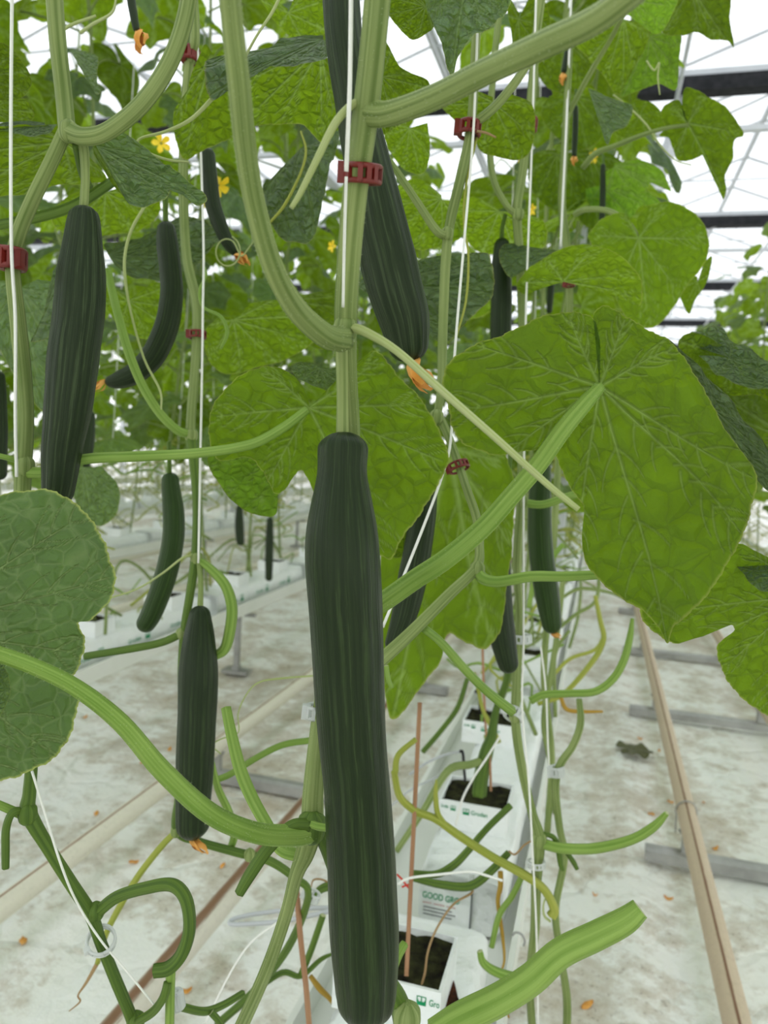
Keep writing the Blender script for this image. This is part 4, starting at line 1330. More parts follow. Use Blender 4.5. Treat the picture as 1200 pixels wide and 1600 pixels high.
# --- big backlit leaf behind the long cucumber (plant C petiole) and the darker ones under it
mid1 = traced_leaf(pc, (483, 637), .64, [(483, 630), (470, 600), (445, 578), (410, 573), (375, 587), (345, 615), (328, 650), (328, 690), (342, 720), (385, 715), (410, 735), (428, 770), (445, 765), (470, 735), (490, 770), (505, 800), (560, 850), (600, 868), (612, 872), (625, 845), (660, 800), (690, 745),
                   (700, 710), (680, 660), (655, 620), (620, 585), (590, 548), (565, 560), (530, 590), (500, 620)], side='under', tilt=(0, .01),
                   veins=[(340, 650), (415, 580), (420, 750), (600, 860), (690, 720), (660, 630), (590, 560)], res=80, nb=360, droop=.04, bulge=.02, w1=.011, w2=.0075)
traced_leaf(pc, (440, 700), .68, [(440, 690), (400, 690), (345, 700), (325, 715), (340, 750), (375, 790), (410, 806), (432, 802), (430, 760), (420, 720)], side='under', res=20, nb=80, mat='leaf_young')
traced_leaf(pb, (700, 700), .86, [(700, 695), (740, 690), (785, 705), (805, 760), (800, 850), (790, 930), (778, 990), (755, 1012), (735, 1005), (705, 992), (695, 1000), (690, 1030), (670, 1055), (640, 1095), (615, 1120), (603, 1095), (598, 1040), (590, 960), (595, 880), (600, 820), (640, 760), (680, 710)],
            side='under', tilt=(0, .006), veins=[(615, 1110), (770, 1000), (795, 850), (640, 850), (780, 720)], res=40, nb=200, droop=.03)
traced_leaf(pb, (640, 780), .80, [(640, 775), (600, 720), (575, 740), (580, 800), (600, 850), (618, 870), (640, 860), (665, 820), (672, 780)], side='under', res=18, nb=80)
traced_leaf(pb, (500, 575), .68, [(500, 572), (470, 565), (455, 572), (465, 590), (500, 606), (540, 612), (550, 590), (530, 575)], side='top', res=14, nb=60)

# --- canopy leaves of the front plants
TL = traced_leaf
# plant C leaves (top left)
TL(pc, (100, 222), .66, [(100, 215), (92, 200), (60, 196), (20, 196), (-30, 200), (-60, 240), (-50, 290), (0, 306), (50, 302), (100, 292), (150, 290), (168, 284), (155, 262), (130, 238)], 'under', (0, .05), res=26, nb=120)
TL(pc, (70, 195), .645, [(70, 192), (40, 188), (0, 190), (-20, 194), (10, 202), (45, 213), (75, 208), (90, 196)], 'top', (0, -.05), res=14, nb=60)
TL(pc, (150, 228), .60, [(148, 226), (160, 216), (187, 215), (210, 224), (245, 245), (268, 264), (295, 282), (320, 298), (322, 309), (307, 314), (290, 300), (272, 285), (264, 295), (246, 310), (220, 316), (200, 309), (186, 290), (168, 260)], 'top', (.01, -.04), veins=[(318, 305), (260, 295), (205, 305), (250, 250)], res=34, nb=150, bulge=.05, wave=.03)
TL(pc, (145, 228), .605, [(145, 225), (160, 222), (170, 258), (188, 290), (203, 310), (196, 308), (178, 290), (160, 262), (146, 240)], 'under', (0, .02), res=12, nb=60)
TL(pc, (-30, 120), .75, [(-30, 110), (-10, 75), (0, 66), (20, 77), (40, 100), (50, 120), (47, 140), (30, 155), (0, 157), (-30, 150)], 'under', res=20, nb=80)
TL(pc, (-20, 170), .8, [(-20, 160), (10, 150), (40, 155), (53, 172), (50, 188), (20, 192), (-20, 190)], 'under', res=14, nb=60)
TL(pc, (110, 78), .8, [(108, 76), (130, 80), (150, 85), (153, 97), (150, 122), (155, 135), (147, 138), (135, 120), (122, 100)], 'top', (0, -.04), res=20, nb=80)
TL(pc, (165, 300), .95, [(165, 296), (120, 300), (80, 330), (100, 360), (160, 370), (220, 360), (250, 330), (240, 300), (200, 290)], 'under', (0, .05), res=20, nb=90)
TL(pc, (30, 450), .9, [(30, 445), (-10, 440), (-30, 480), (-10, 530), (30, 600), (70, 640), (100, 600), (105, 520), (95, 450), (60, 438)], 'top', (0, -.02), res=22, nb=90)
TL(pc, (130, 730), 1.2, [(130, 725), (110, 740), (120, 790), (150, 820), (180, 800), (185, 760), (160, 730)], 'top', (0, -.02), res=16, nb=70)
# plant D leaves
TL(pd, (170, 400), .95, [(170, 396), (165, 385), (200, 375), (240, 365), (262, 345), (290, 332), (325, 345), (345, 370), (320, 395), (300, 415), (270, 432), (235, 440), (205, 432), (180, 415)], 'top', (0, -.03), res=30, nb=140, bulge=.05)
TL(pd, (330, 88), .70, [(332, 84), (320, 70), (308, 95), (296, 125), (292, 147), (272, 172), (272, 205), (280, 235), (290, 249), (312, 240), (345, 227), (365, 218), (388, 205), (392, 150), (370, 110)], 'under', (0, .03), veins=[(290, 245), (275, 180), (380, 205), (388, 150)], res=30, nb=140)
TL(pd, (500, 75), .66, [(505, 70), (470, 84), (430, 94), (395, 100), (378, 120), (372, 160), (380, 200), (400, 197), (440, 195), (475, 200), (507, 226), (530, 190), (525, 150), (518, 100)], 'under', (0, .03), veins=[(385, 190), (505, 215), (440, 190), (380, 130), (522, 170)], res=30, nb=140)
TL(pd, (505, 62), .65, [(505, 58), (470, 56), (440, 62), (405, 80), (365, 82), (325, 84), (318, 100), (325, 134), (350, 122), (385, 100), (440, 98), (488, 105), (512, 86), (512, 65)], 'top', (0, -.06), res=26, nb=130, bulge=.04)
TL(pd, (470, 232), .85, [(470, 228), (462, 250), (430, 275), (410, 290), (410, 310), (420, 335), (440, 362), (478, 370), (494, 345), (503, 315), (517, 260), (533, 213), (515, 214), (493, 233), (478, 222)], 'top', (0, -.03), res=26, nb=120, bulge=.05)
TL(pd, (365, 500), 1.0, [(365, 495), (340, 498), (320, 520), (325, 560), (350, 585), (400, 575), (450, 560), (490, 530), (500, 505), (480, 480), (430, 468), (390, 475)], 'under', (0, .03), res=24, nb=110)
TL(pd, (450, 470), 1.1, [(450, 466), (500, 455), (540, 450), (560, 480), (540, 530), (500, 545), (460, 520)], 'under', res=20, nb=90)
TL(pd, (450, 20), .9, [(450, 14), (400, -20), (420, 20), (440, 45), (462, 62), (500, 60), (520, 20), (515, -30), (470, -30)], 'under', res=20, nb=90)
TL(pd, (200, 470), 1.1, [(200, 465), (160, 440), (165, 480), (200, 520), (250, 530), (290, 500), (280, 450), (240, 440)], 'under', res=20, nb=90)
TL(pd, (110, 410), .8, [(112, 405), (90, 410), (75, 450), (60, 500), (30, 520), (60, 522), (95, 500), (120, 450)], 'top', (0, -.04), res=16, nb=70)
# plant B leaves
TL(pb, (665, 10), .62, [(665, 2), (640, -20), (600, -20), (597, 10), (608, 25), (622, 42), (643, 62), (662, 55), (678, 42), (670, 25)], 'under', res=20, nb=90)
TL(pb, (730, -40), .66, [(725, -45), (690, -50), (660, -20), (663, 18), (673, 37), (690, 60), (700, 88), (709, 102), (715, 80), (722, 70), (738, 56), (767, 38), (790, 18), (800, -15), (770, -45), (740, -45)], 'top', (0, -.03), veins=[(709, 98), (670, 20), (785, 15), (760, 40)], res=34, nb=150, bulge=.05)
TL(pb, (596, 120), .70, [(596, 110), (592, 60), (606, 70), (622, 100), (640, 113), (670, 127), (666, 152), (635, 188), (615, 200), (596, 208), (594, 150)], 'under', res=22, nb=90)
TL(pb, (640, 200), .90, [(640, 196), (605, 196), (602, 220), (618, 250), (635, 267), (662, 270), (672, 235), (668, 192)], 'under', res=18, nb=80)
TL(pb, (770, 160), .86, [(770, 152), (735, 140), (700, 150), (690, 165), (712, 190), (742, 206), (748, 234), (778, 248), (825, 242), (836, 195), (830, 160), (800, 148)], 'under', (0, .04), res=24, nb=110)
TL(pb, (690, 310), .95, [(690, 305), (655, 280), (615, 292), (608, 325), (615, 350), (630, 374), (660, 391), (692, 384), (720, 372), (718, 340)], 'under', (0, .04), res=22, nb=100)
TL(pb, (780, 330), 1.0, [(780, 326), (740, 308), (708, 320), (715, 350), (733, 382), (762, 398), (805, 396), (850, 382), (850, 345), (815, 332)], 'under', (0, .05), res=22, nb=100)
TL(pb, (600, 442), .80, [(600, 438), (570, 440), (562, 455), (590, 475), (640, 500), (690, 532), (718, 512), (745, 488), (770, 458), (772, 430), (762, 392), (720, 395), (670, 405), (630, 418)], 'top', (0, -.03), veins=[(700, 525), (765, 450), (755, 400), (640, 495)], res=34, nb=150, bulge=.04)
TL(pb, (690, 420), 1.2, [(690, 416), (640, 405), (620, 430), (640, 480), (700, 500), (760, 490), (790, 450), (760, 410)], 'under', res=18, nb=80)

# --- plant F: behind plant B on its right
pf = plant('cucumber plant with red-clipped stem just right of centre, behind the slender one', P(830, 1610, 1.1))
ptube('main_stem', [(850, -30, .95, 13), (838, 60, .96, 13), (828, 180, .97, 14), (815, 280, .98, 14), (808, 330, .98, 14), (812, 400, 1.0, 13), (816, 500, 1.0, 12), (818, 600, 1.0, 12), (815, 720, 1.0, 12), (815, 780, 1.0, 14), (808, 880, 1.0, 13), (812, 960, 1.0, 12), (808, 1050, 1.0, 13), (806, 1130, 1.0, 14),
                    (818, 1210, 1.0, 14), (832, 1270, 1.0, 14), (842, 1310, 1.0, 18), (838, 1380, 1.02, 15), (836, 1450, 1.04, 14), (828, 1530, 1.06, 12), (832, 1610, 1.1, 12)], 'stem', pf, n=10, ribs=5, amp=0.1)
for q in ((810, 335, .98, 18), (816, 785, 1.0, 20), (806, 1118, 1.0, 22), (842, 1312, 1.0, 24), (824, 1530, 1.06, 22)):
    node_knob(pf, *q, 'stem')
stalk(pf, [(806, 334, .98, 10), (790, 318, .98, 10), (770, 275, .98, 10), (765, 200, .98, 10), (772, 100, .98, 10), (780, 20, .98, 10)], 'stem', 'petiole', None)
stalk(pf, [(820, 786, 1.0, 13), (850, 788, .99, 12), (890, 775, .98, 12), (930, 765, .97, 11)], 'stem_bright', 'petiole', None)
stalk(pf, [(848, 1318, 1.0, 16), (880, 1325, .99, 16), (930, 1325, .98, 16), (985, 1312, .97, 15), (1020, 1292, .96, 14), (1042, 1270, .95, 8)], 'stem_bright')
stalk(pf, [(848, 1302, 1.0, 7), (865, 1308, 1.0, 8), (872, 1325, 1.0, 9), (876, 1350, 1.0, 8), (880, 1360, 1.0, 5)], 'stem_dark', cut='dry')
stalk(pf, [(886, 1332, 1.02, 7), (895, 1345, 1.02, 8), (902, 1358, 1.02, 6)], 'stem_dark')
stalk(pf, [(624, 1250, .98, 8), (616, 1205, .98, 10), (625, 1245, .99, 11), (650, 1268, 1.0, 12), (680, 1280, 1.0, 12), (720, 1308, 1.0, 13), (770, 1340, 1.0, 13), (820, 1368, 1.0, 14), (850, 1390, 1.0, 13), (866, 1420, 1.0, 14), (862, 1432, 1.0, 16)][1:], 'stem_yellow', 'petiole', None)
stalk(pf, [(617, 1208, .98, 10), (622, 1180, .98, 9), (650, 1155, .98, 8)], 'stem_yellow', 'petiole', None)
stalk(pf, [(682, 1218, 1.0, 3), (681, 1240, 1.0, 7), (684, 1270, 1.0, 9), (696, 1290, 1.0, 10)], 'stem_yellow')
stalk(pf, [(905, 1092, 1.1, 9), (907, 1130, 1.1, 11), (895, 1165, 1.1, 11), (875, 1195, 1.1, 12), (868, 1230, 1.1, 12), (874, 1290, 1.1, 11), (882, 1340, 1.1, 11), (868, 1420, 1.1, 11), (876, 1490, 1.1, 11), (886, 1560, 1.1, 12), (885, 1620, 1.1, 12)], 'stem', 'side_stem', None)
stalk(pf, [(828, 1095, 1.05, 12), (850, 1085, 1.05, 12), (890, 1083, 1.05, 12), (930, 1080, 1.05, 12), (958, 1060, 1.05, 12), (975, 1030, 1.05, 12), (984, 995, 1.05, 10), (988, 966, 1.05, 5)], 'stem_bright')
stalk(pf, [(640, 1364, 1.05, 10), (680, 1366, 1.05, 11), (708, 1352, 1.05, 12), (730, 1330, 1.05, 11), (760, 1295, 1.05, 10), (798, 1258, 1.05, 10)], 'stem_dark', 'side_stem', None)
stalk(pf, [(645, 1372, 1.02, 9), (690, 1382, 1.02, 12), (735, 1384, 1.02, 13), (770, 1358, 1.02, 12), (795, 1332, 1.02, 10)], 'stem_dark', 'side_stem', None)
stalk(pf, [(735, 1384, 1.02, 4), (737, 1395, 1.02, 4), (712, 1410, 1.0, 3.5), (695, 1430, .98, 3.5), (678, 1460, .96, 3.5), (668, 1490, .95, 3.5), (664, 1520, .94, 4), (657, 1545, .93, 5)], 'dry', 'dry_tip', None, n=6)
stalk(pf, [(782, 1362, 1.05, 9), (782, 1385, 1.05, 9), (778, 1410, 1.05, 7), (785, 1460, 1.05, 6), (788, 1500, 1.05, 4), (782, 1530, 1.05, 3), (795, 1590, 1.05, 3)], 'ochre', 'yellow_leaf_stalk', None, n=6)
stalk(pf, [(815, 1370, 1.04, 9), (800, 1400, 1.04, 9), (780, 1430, 1.04, 9), (768, 1480, 1.04, 8)], 'stem_bright')
stalk(pf, [(750, 1486, .95, 9), (756, 1505, .95, 12), (778, 1520, .95, 14), (815, 1530, .96, 14)], 'stem_bright')
stalk(pf, [(680, 1618, .62, 46), (720, 1592, .62, 46), (780, 1562, .62, 45), (830, 1530, .62, 44), (875, 1490, .62, 42), (930, 1463, .62, 41), (975, 1440, .62, 38), (1000, 1420, .62, 30)], 'stem_bright', n=20, hair=300)
stalk(pf, [(860, 1440, 1.0, 4), (850, 1430, 1.0, 4), (850, 1410, 1.0, 3), (858, 1395, 1.0, 3)], 'tendril', 'tendril', None, n=6)
cucumber('dark cucumber hanging upright behind the white string right of centre',
         [(785, 372, 1.02, 20), (784, 390, 1.02, 26), (783, 430, 1.02, 32), (783, 480, 1.02, 33), (782, 530, 1.02, 32), (780, 570, 1.02, 26)], 'cucumber_skin', 30, 10, .025, .2, ped=[(790, 335, 1.0, 6), (785, 355, 1.01, 6), (784, 376, 1.02, 7)], seed=31)
cucumber('dark cucumber below the big leaf, its left side against a green leaf',
         [(793, 740, .95, 24), (787, 770, .95, 34), (780, 820, .95, 40), (776, 880, .95, 44), (778, 940, .95, 44), (786, 1000, .95, 40), (797, 1052, .95, 28)], 'cucumber_skin', 36, 10, .03, .3, ped=[(800, 690, .95, 7), (794, 748, .95, 8)], seed=33)
cucumber('green cucumber below the big leaf with tiny orange blossom end',
         [(848, 706, 1.05, 22), (845, 740, 1.05, 32), (843, 800, 1.05, 36), (846, 870, 1.05, 38), (855, 930, 1.05, 38), (864, 990, 1.05, 28)], 'cucumber_young', 36, 10, .025, .2, ped=[(850, 660, 1.05, 7), (848, 712, 1.05, 8)], flower=(884, 1000, 1.04), fsize=.014, seed=35)
TL(pf, (880, 440), .95, [(880, 442), (850, 446), (822, 462), (806, 445), (822, 425), (850, 402), (880, 390), (930, 383), (965, 398), (1000, 430), (999, 470), (975, 456), (935, 450), (900, 444)], 'under', (0, .06), veins=[(815, 440), (850, 402), (930, 386), (990, 425), (995, 460)], res=28, nb=120)
TL(pf, (870, 395), .98, [(870, 392), (830, 385), (790, 380), (780, 395), (790, 420), (810, 432), (830, 415), (870, 395), (920, 382), (960, 385), (930, 376), (890, 384)], 'top', (0, -.06), res=14, nb=80)

# --- plant G: thicker cluster on the right
pg = plant('cucumber plant at right whose leaves reach out against the white roof', P(900, 1300, 1.4))
ptube('main_stem', [(892, 20, 1.2, 9), (888, 120, 1.2, 10), (882, 240, 1.22, 11), (878, 320, 1.25, 12), (885, 380, 1.25, 12), (890, 480, 1.27, 11), (880, 600, 1.3, 11), (870, 760, 1.32, 10), (862, 900, 1.35, 10), (850, 1050, 1.38, 10), (862, 1180, 1.4, 10), (855, 1300, 1.42, 10)], 'stem', pg, ribs=5, amp=.1)
stalk(pg, [(898, 335, 1.24, 9), (915, 328, 1.22, 9), (950, 330, 1.2, 9), (980, 348, 1.18, 9), (998, 372, 1.16, 8)], 'stem', 'petiole', None)
g1 = TL(pg, (998, 372), 1.15, [(996, 368), (985, 360), (985, 345), (972, 332), (945, 340), (925, 358), (918, 372), (935, 400), (950, 440), (968, 480), (988, 505), (1015, 512), (1045, 490), (1070, 450), (1095, 420), (1107, 385), (1098, 348), (1075, 325), (1040, 315), (1008, 325), (995, 345)], 'under', (0, .015),
        veins=[(925, 370), (975, 335), (1035, 320), (1100, 370), (1060, 460), (1015, 505), (960, 460)], res=36, nb=180, bulge=.03)
TL(pg, (1090, 440), 1.25, [(1090, 432), (1065, 430), (1060, 455), (1075, 490), (1085, 470), (1105, 440), (1112, 400), (1100, 410)], 'under', res=16, nb=70)
lone = TL(pg, (1075, 193), 1.2, [(1072, 190), (1066, 172), (1070, 140), (1090, 142), (1110, 153), (1133, 167), (1150, 187), (1161, 210), (1147, 217), (1145, 247), (1133, 273), (1135, 297), (1130, 313), (1128, 290), (1117, 267), (1113, 250), (1107, 238), (1083, 250), (1060, 252), (1050, 227), (1045, 217), (1030, 213), (1040, 200), (1033, 180), (1040, 163), (1062, 157), (1068, 180)],
          'under', (0, .03), veins=[(1132, 300), (1155, 208), (1100, 150), (1050, 165), (1055, 245)], res=30, nb=180)
petiole(lone, [(1076, 195, 1.2, 6), (1040, 200, 1.2, 6), (1000, 212, 1.2, 7), (960, 228, 1.2, 8), (930, 240, 1.2, 9), (910, 262, 1.22, 9)], 'stem')
TL(pg, (985, 0), 1.0, [(985, -6), (968, 8), (966, 14), (985, 26), (1000, 38), (1027, 54), (1047, 27), (1060, -10), (1040, -30), (1000, -30)], 'under', mat='leaf_young', res=20, nb=90)
TL(pg, (1080, -20), 1.05, [(1080, -26), (1055, -20), (1052, 20), (1034, 50), (1067, 56), (1090, 50), (1110, 62), (1137, 64), (1141, 84), (1145, 68), (1140, 33), (1142, -10), (1120, -30)], 'under', veins=[(1141, 75), (1040, 48), (1090, 48), (1120, 60)], res=24, nb=110)
TL(pg, (975, 30), 1.1, [(975, 24), (935, 30), (912, 50), (900, 70), (918, 90), (935, 110), (945, 122), (967, 150), (985, 112), (1005, 82), (1014, 52), (1000, 36)], 'under', (0, .03), res=24, nb=110)
TL(pg, (1015, 58), 1.15, [(1016, 52), (1060, 50), (1063, 75), (1060, 100), (1056, 141), (1030, 131), (1000, 141), (968, 151), (988, 120), (1006, 90)], 'under', mat='leaf_young', res=20, nb=90)
TL(pg, (920, 142), 1.0, [(918, 138), (940, 146), (963, 160), (990, 163), (980, 193), (960, 200), (952, 217), (943, 200), (933, 177)], 'top', (0, -.04), res=18, nb=80)
TL(pg, (1000, 180), 1.3, [(1000, 174), (985, 160), (1000, 156), (1025, 165), (1042, 195), (1030, 205), (1000, 210), (975, 215), (960, 205), (985, 195)], 'under', res=16, nb=70)
TL(pg, (960, 260), 1.4, [(960, 255), (1000, 250), (1030, 263), (1040, 280), (1050, 308), (1035, 290), (1018, 284), (1004, 302), (975, 290), (950, 300), (945, 270)], 'under', mat='leaf_young', res=16, nb=80)
TL(pg, (940, 290), 1.5, [(940, 285), (985, 285), (1020, 305), (1030, 320), (1000, 322), (985, 340), (950, 335), (920, 320), (915, 295)], 'under', mat='leaf_young', res=16, nb=80)
TL(pg, (900, 150), 1.5, [(900, 144), (860, 150), (845, 180), (870, 215), (905, 235), (940, 215), (945, 175), (930, 150)], 'under', res=16, nb=80)
TL(pg, (870, 240), 1.5, [(870, 234), (835, 240), (825, 280), (850, 320), (890, 330), (925, 300), (920, 255), (895, 238)], 'under', res=16, nb=80)
TL(pg, (920, 240), 1.6, [(920, 234), (890, 240), (885, 290), (910, 350), (950, 360), (985, 330), (985, 270), (955, 240)], 'under', res=16, nb=80)
TL(pg, (810, 30), 1.0, [(812, 22), (790, -10), (800, 60), (800, 90), (820, 110), (850, 90), (860, 40), (850, 0), (830, -10)], 'under', res=16, nb=80)
TL(pg, (880, 60), 1.3, [(880, 54), (850, 60), (840, 110), (860, 140), (900, 145), (930, 120), (925, 80), (905, 55)], 'under', res=16, nb=80)
stalk(pg, [(975, 20, 1.05, 7), (955, 60, 1.1, 7), (925, 110, 1.15, 8), (895, 165, 1.2, 8), (880, 200, 1.22, 9)], 'stem', 'petiole', None)
stalk(pg, [(958, 148, 1.2, 3), (985, 170, 1.2, 3), (1010, 195, 1.2, 3), (1030, 225, 1.2, 3), (1055, 250, 1.2, 2), (1080, 258, 1.2, 2)], 'tendril', 'tendril', None, n=6)
cucumber('pencil-thin young cucumber hanging amid leaves at upper right', [(942, 256, 1.4, 7), (942, 290, 1.4, 9), (941, 330, 1.4, 9), (940, 352, 1.4, 7)], 'cucumber_skin', 16, 8, .02, ped=[(935, 236, 1.4, 4), (942, 245, 1.4, 4), (942, 260, 1.4, 4)], pedw=4, seed=41)
cucumber('tiny dark fruit with orange tip at upper right, nearer the top edge', [(890, 60, 1.2, 9), (886, 85, 1.2, 10), (881, 115, 1.2, 10)], 'cucumber_skin', 16, 8, .02, flower=(876, 140, 1.19), fsize=.022, seed=42, ped=[(893, 30, 1.2, 4), (890, 64, 1.2, 5)])
cucumber('tiny dark fruit with orange tip at upper right, below another one', [(899, 165, 1.25, 8), (899, 200, 1.25, 9), (897, 245, 1.25, 8)], 'cucumber_skin', 16, 8, .02, flower=(896, 265, 1.24), fsize=.018, seed=43, ped=[(900, 140, 1.25, 4), (899, 168, 1.25, 4)])
cucumber('thin young fruit with withered flower hanging from the top left edge', [(202, -30, .75, 13), (205, 0, .75, 13), (210, 30, .75, 12), (214, 50, .75, 10)], 'cucumber_skin_ribbed', 18, 8, .03, flower=(230, 92, .74), fsize=.026, seed=44)

# --- fruit seen further back
FARC = [('dark cucumber low behind the left gutter, right of the thin stem', [(422, 808, 3.2, 10), (421, 850, 3.2, 13), (420, 908, 3.2, 11)]),
        ('short dark cucumber behind the slim bent one, in the next row', [(374, 790, 3.0, 10), (374, 820, 3.0, 14), (376, 852, 3.0, 12)]),
        ('dark cucumber peeping out right behind the stout left one', [(138, 640, 1.3, 20), (134, 690, 1.3, 26), (126, 740, 1.3, 22)]),
        ('dark cucumber cut off by the left edge', [(-2, 580, .9, 18), (-2, 660, .9, 26), (0, 750, .9, 20)]),
        ('small dark cucumber behind the leaf above the big leaf', [(862, 395, 1.9, 8), (861, 440, 1.9, 11), (858, 490, 1.9, 9)])]
for k, (lab, tr) in enumerate(FARC):
    cucumber(lab, tr, 'cucumber_skin', 18, 8, .02, seed=50 + k, ped=[(tr[0][0], tr[0][1] - 40, tr[0][2], 3), (tr[0][0], tr[0][1] + 2, tr[0][2], 3.5)])

# --- strings
twine('white string along the thick stem at top centre', [(549, -30, .365), (547, 120, .372), (544, 200, .376), (541, 268, .382)], 7.5)
twine('white string tied to the thick stem below its red clip', [(541, 276, .382), (538, 380, .40), (536, 480, .418)], 5)
twine('white string slanting down across the slim cucumber, on the slender plant', [(748, -30, .69), (744, 110, .70), (738, 230, .70), (725, 380, .69), (710, 560, .68), (705, 680, .675), (692, 740, .66), (655, 840, .64), (598, 980, .62)], 4.2)
twine('white string hanging straight down at the left edge', [(19, -30, .56), (17, 200, .57), (18, 390, .575), (24, 500, .58), (24, 650, .59), (26, 745, .60)], 5.5)
twine('white string along the thin-stemmed plant left of centre', [(306, -20, .79), (312, 180, .80), (318, 380, .80), (317, 480, .80), (316, 560, .80), (313, 720, .81), (310, 880, .82)], 3.6)
twine('white string just right of the red-clipped stem, right of centre', [(838, -20, .93), (832, 200, .94), (826, 360, .95), (822, 480, .95), (820, 620, .96), (818, 800, .97), (818, 1000, .97), (816, 1108, .97), (826, 1220, .97), (832, 1330, .97), (838, 1450, 1.0), (841, 1610, 1.04)], 3.6)
twine('white string further right, second of the pair near the top edge', [(893, -20, 1.18), (887, 150, 1.2), (880, 300, 1.2), (876, 385, 1.2)], 4)
twine('thin white string in the bare vines below the green cucumber', [(845, 1010, 1.2), (853, 1080, 1.2), (856, 1160, 1.2), (858, 1200, 1.2)], 3)
twine('white string beside the ringed stem in the bottom left corner', [(50, 1205, .56), (70, 1270, .565), (95, 1350, .57), (120, 1410, .58), (158, 1470, .59), (200, 1520, .60), (245, 1575, .61)], 4)
twine('loose white string curving below the low node left of the long cucumber', [(457, 1350, .56), (445, 1400, .58), (425, 1470, .60), (380, 1610, .64)], 3)
twine('thin loose white string lower left of the long cucumber', [(450, 1430, .8), (395, 1470, .8), (360, 1520, .8), (320, 1600, .82)], 3.2)
twine('thick white string laid over the horizontal stems by the grow blocks', [(622, 1382, .96), (640, 1372, .96), (690, 1366, .96), (735, 1362, .96), (760, 1368, .96), (785, 1376, .96)], 4)
twine('white string knotted down to the second grow block', [(782, 1150, 1.3), (760, 1185, 1.3), (740, 1215, 1.3), (722, 1250, 1.3), (712, 1290, 1.3)], 3.4)

# --- clips
pclip(566, 272, .397, 56, 30, (570, 200, .39), 'clip_red', 'dark red plastic clip on the thick stem at top centre')
pclip(18, 405, .593, 38, 34, (20, 330, .59), 'clip_red', 'red plastic clip on the stem at the left edge')
pclip(733, 202, .72, 32, 22, (738, 150, .72), 'clip_red', 'red clip on the slender stem, left of two clips level near the top')
pclip(826, 195, .97, 22, 22, (832, 140, .97), 'clip_red', 'red clip near the top on the stem right of the slender one')
pclip(308, 523, .83, 26, 12, (308, 480, .83), 'clip_red', 'small red clip on the thin stem left of centre')
pclip(716, 729, .715, 32, 13, (705, 700, .72), 'clip_red', 'red clip halfway down, right of the slim cucumber top')
pclip(297, 86, .80, 24, 22, (300, 40, .80), 'clip_red', 'dark red clip at top left on the thin stem')
pclip(890, 443, 1.25, 16, 10, (888, 400, 1.25), 'clip_red', 'tiny red clip under the leaf above the big leaf')
pclip(816, 998, 1.0, 27, 14, (815, 960, 1.0), 'clip_clear', 'white clip on the stem between the two hanging right cucumbers')
pclip(803, 1116, 1.0, 28, 16, (818, 1080, 1.02), 'clip_clear', 'white tilted clip below the hanging right cucumbers')
pclip(838, 1350, 1.0, 26, 10, (838, 1300, 1.0), 'clip_clear', 'white clip low on the stem beside the grow blocks')
pclip(158, 1470, .598, 42, 16, (152, 1440, .57), 'clip_clear', 'translucent ring clip in the bottom left corner')
pclip(492, 1112, .527, 26, 22, (498, 1060, .525), 'clip_clear', 'clear clip peeping out left of the long cucumber')
pclip(487, 1400, .90, 24, 14, (500, 1370, .9), 'clip_clear', 'clear clip low on the dark stem left of the long cucumber tip')
pclip(277, 1562, .63, 14, 30, (270, 1520, .63), 'clip_clear', 'clear clip at the bottom edge left of centre')
pclip(738, 1378, 1.05, 16, 8, (760, 1378, 1.05), 'clip_clear', 'small white clip in front of the printed slab')
pclip(870, 1205, 1.1, 20, 16, (868, 1180, 1.1), 'clip_clear', 'pale clip on the bare stems near the fallen leaf')

# --- sticks, hoses, tie
for lab, tr, w in (('long brown plant stick standing in the nearest grow block', [(656, 1098, 1.06), (648, 1260, 1.0), (642, 1380, .96), (635, 1525, .92)], 7),
                   ('brown plant stick beside the long cucumber tip, at the bottom edge', [(463, 1385, .92), (470, 1470, .88), (478, 1540, .84), (484, 1615, .80)], 9),
                   ('thin brown stick rising behind the second grow block', [(754, 1010, 1.75), (756, 1080, 1.72), (760, 1155, 1.7)], 4),
                   ('thin brown stick standing in the second grow block', [(764, 1155, 1.38), (766, 1200, 1.37), (767, 1236, 1.37)], 4)):
    o = ptube('plant_stick', tr, 'stick', None, w=w, n=8)
    tag(o, lab, 'stick', 'plant sticks')
for lab, tr, w in (('grey irrigation hose looping on the floor left of the long cucumber', [(530, 1418, 1.1), (470, 1420, 1.12), (400, 1428, 1.15), (365, 1436, 1.15), (362, 1444, 1.14), (400, 1443, 1.12), (450, 1438, 1.1), (530, 1420, 1.08)], 7),
                   ('white drip hose arching to the second grow block', [(640, 1210, 1.6), (670, 1190, 1.58), (700, 1178, 1.55), (722, 1174, 1.5)], 4),
                   ('thin grey drip hose curving behind the brown stick', [(610, 1260, 1.6), (640, 1235, 1.6), (680, 1215, 1.6), (706, 1200, 1.55)], 3)):
    o = ptube('drip_hose', tr, 'hose_grey', None, w=w, n=8)
    tag(o, lab, 'hose', 'drip hoses')
for lab, tr in (('black dripper peg in the second grow block', [(718, 1174, 1.45), (723, 1176, 1.45), (725, 1200, 1.45), (727, 1222, 1.44)]),
                ('black dripper peg in the third grow block', [(742, 1080, 1.9), (748, 1084, 1.9), (750, 1105, 1.9), (752, 1128, 1.9)])):
    tag(ptube('dripper_peg', tr, 'black_plastic', None, w=5, n=6), lab, 'dripper')
tag(ptube('wire_tie', [(620, 1366, .99, 3), (628, 1374, .985, 3.4), (634, 1382, .98, 3.4), (642, 1390, .98, 3), (640, 1382, .98, 3), (628, 1386, .98, 3)], 'tie_red', None, n=6), 'red tie around the brown stick by the grow block', 'tie')
